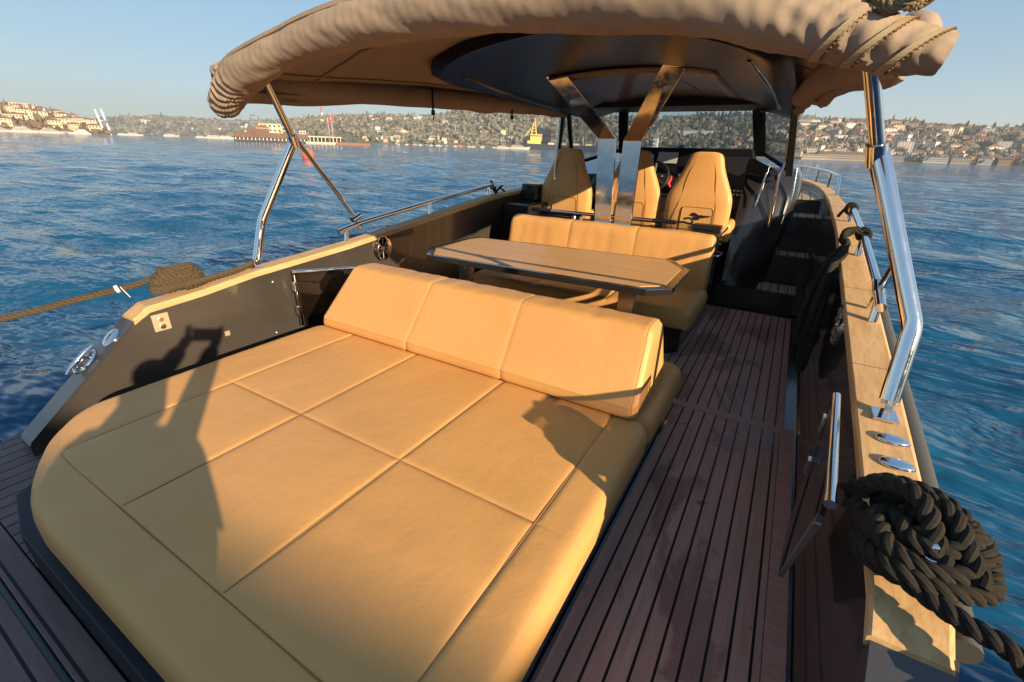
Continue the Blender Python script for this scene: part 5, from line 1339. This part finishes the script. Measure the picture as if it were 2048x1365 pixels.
for s, hnd in ((-1, hl), (1, hr)):
    k = 'L' if s < 0 else 'R'
    J('sh'+k, B(s*.185, -.02, 1.34), .068, 'chest'); J('el'+k, B(-.30, .03, 1.17) if s < 0 else Vector((.25, -.36, 1.14)), .048, 'sh'+k)
    e = pts[names['el'+k]]; J('wr'+k, hnd + (e-hnd).normalized()*.07, .027, 'el'+k); J('ha'+k, hnd, .030, 'wr'+k)
    J('hip'+k, B(s*.095, -.03, .80), .098, 'pelvis'); J('kn'+k, B(s*.11, -.0, .53), .062, 'hip'+k); J('an'+k, B(s*.12, -.05, .19), .042, 'kn'+k); J('he'+k, B(s*.12, -.07, .145), .04, 'an'+k); J('to'+k, B(s*.14, .12, .125), .032, 'an'+k)
body = skin('body', pts, ed, rdi, M['skin'], per)
# clothes: the same joints, a little fatter
def sub_(keys, fat, name, m, over={}):
    ids = [names[k] for k in keys]; mp = {g: i for i, g in enumerate(ids)}
    r = []
    for k in keys:
        q = over.get(k, rdi[names[k]]); r.append(tuple(x+fat for x in q) if hasattr(q, '__len__') else q+fat)
    skin(name, [pts[i] for i in ids], [(mp[a], mp[b]) for a, b in ed if a in mp and b in mp], r, m, body)
sub_(['pelvis', 'waist', 'chest', 'shL', 'elL', 'wrL', 'shR', 'elR', 'wrR'], .018, 'jacket', M['jacket'])
sub_(['pelvis', 'hipL', 'knL', 'anL', 'hipR', 'knR', 'anR'], .014, 'trousers', M['trousers'])
sub_(['anL', 'heL', 'toL'], .012, 'shoe', M['blackp']); sub_(['anR', 'heR', 'toR'], .012, 'shoe', M['blackp'])
# head
hc = B(0, .02, 1.555); rings = []
for t, w_, d, o in ((-.118, .030, .030, .045), (-.10, .050, .055, .03), (-.06, .064, .080, .01), (-.02, .072, .092, 0), (.02, .076, .098, -.005), (.06, .072, .092, -.01), (.09, .055, .072, -.012), (.112, .028, .036, -.014)):
    ring = []
    for a in np.linspace(0, 2*math.pi, 25)[:-1]:
        x = math.cos(a)*w_; y = math.sin(a)*d + o
        if math.sin(a) > .9 and -.05 < t < .0: y += .018
        ring.append(hc + rt*x + fwd*y + up*t)
    rings.append(ring)
MB().loft(rings).build('head', M['skin'], body, smooth=60)
fc = MB()
for s in (-1, 1):
    fc.tube([hc+rt*s*.03+fwd*.088+up*.012, hc+rt*s*.03+fwd*.096+up*.012], [.012, .008], 10)
fc.build('eye', M['white'], body)
MB().tube([hc+fwd*.09+up*.01, hc+fwd*.118-up*.03, hc+fwd*.095-up*.036], [.008, .013, .008], 8).build('nose', M['skin'], body, smooth=True)
MB().tube([hc-rt*.024+fwd*.085-up*.062, hc+fwd*.093-up*.060, hc+rt*.024+fwd*.085-up*.062], [.003, .006, .003], 8).build('mouth', M['red'], body, smooth=True)
for s in (-1, 1): MB().tube([hc+rt*s*.074-fwd*.01+up*.02, hc+rt*s*.086-fwd*.02+up*.005, hc+rt*s*.074-fwd*.01-up*.03], [.012, .018, .008], 8).build('ear', M['skin'], body, smooth=True)
hr_ = []
for t, w_, d, o in ((-.05, .070, .060, -.045), (0, .080, .085, -.028), (.04, .083, .098, -.016), (.08, .074, .092, -.013), (.11, .050, .065, -.014), (.126, .02, .03, -.014)):
    hr_.append([hc + rt*math.cos(a)*w_ + fwd*(math.sin(a)*d+o) + up*t for a in np.linspace(0, 2*math.pi, 21)[:-1]])
MB().loft(hr_).build('hair', M['hair'], body, smooth=60)
# hands: palm root plus five fingers gripping the ends of the phone
for s, hnd in ((-1, hl), (1, hr)):
    P = lambda r, u_, b: ph(s*r, u_, b)
    fg = [([P(.098, .000, .040), P(.100, .022, .030), P(.092, .030, .014), P(.083, .030, .010)], .0085), ([P(.100, -.015, .042), P(.104, .004, .026), P(.094, .010, .013), P(.084, .010, .010)], .009),
          ([P(.100, -.030, .042), P(.104, -.012, .026), P(.094, -.008, .013), P(.084, -.008, .010)], .0085), ([P(.098, -.045, .042), P(.102, -.030, .028), P(.094, -.026, .014), P(.085, -.026, .011)], .0075),
          ([P(.088, -.050, .046), P(.080, -.048, .040), P(.066, -.035, .028), P(.056, -.026, .024)], .0095)]
    for q, r in fg:
        skin('finger' if q is not fg[4][0] else 'thumb', [hnd] + q, [(i, i+1) for i in range(4)], [r*1.5, r*1.05, r, r*.95, r*.8], M['skin'], body, 0, 1)
phn = thing('phone', 'dark phone held in both hands by the photographer', 'phone', tuple(ph(0, 0, .016)))
def pbx(a, b): return [ph(x, y, z) for z in (a[2], b[2]) for x, y in ((a[0], a[1]), (b[0], a[1]), (b[0], b[1]), (a[0], b[1]))]
MB().hexa(pbx((-.08, -.060, .010), (.08, .016, .019))).build('phone_body', M['blackp'], phn, bevel=.003)
MB().hexa(pbx((-.076, -.057, .0191), (.076, .013, .0196))).build('screen', M['screen'], phn)
MB().tube([ph(0, 0, .010), ph(0, 0, .0072)], .008, 16).build('lens_ring', M['steel'], phn)
bp = thing('shadow_pack', 'dark unseen pack added on the person behind the camera to widen the shadow', 'shadow_pack', tuple(B(0, -.2, 1.1)))  # pack added to extend the figure's cast shadow aft
rings = []
for z, w_, d in ((.88, .10, .06), (.90, .14, .10), (1.05, .16, .13), (1.25, .155, .12), (1.36, .12, .09), (1.39, .07, .04)):
    rings.append([B(math.cos(a)*w_*(1.1 if abs(math.cos(a)) > .5 else 1), -.34 + math.sin(a)*d*1.7, z) for a in np.linspace(0, 2*math.pi, 25)[:-1]])
pb = MB().loft(rings).build('pack_body', M['jacket'], bp, smooth=60)
for s in (-1, 1): MB().tube(spline([B(s*.11, -.17, 1.34), B(s*.13, -.02, 1.425), B(s*.14, .12, 1.30), B(s*.16, .08, 1.08), B(s*.15, -.16, .98)], 5), .012, 8).build('shoulder_strap', M['blackp'], bp, smooth=True)

heel_all([o for o in list(S.objects) if o.name not in P5 and o.parent is None])
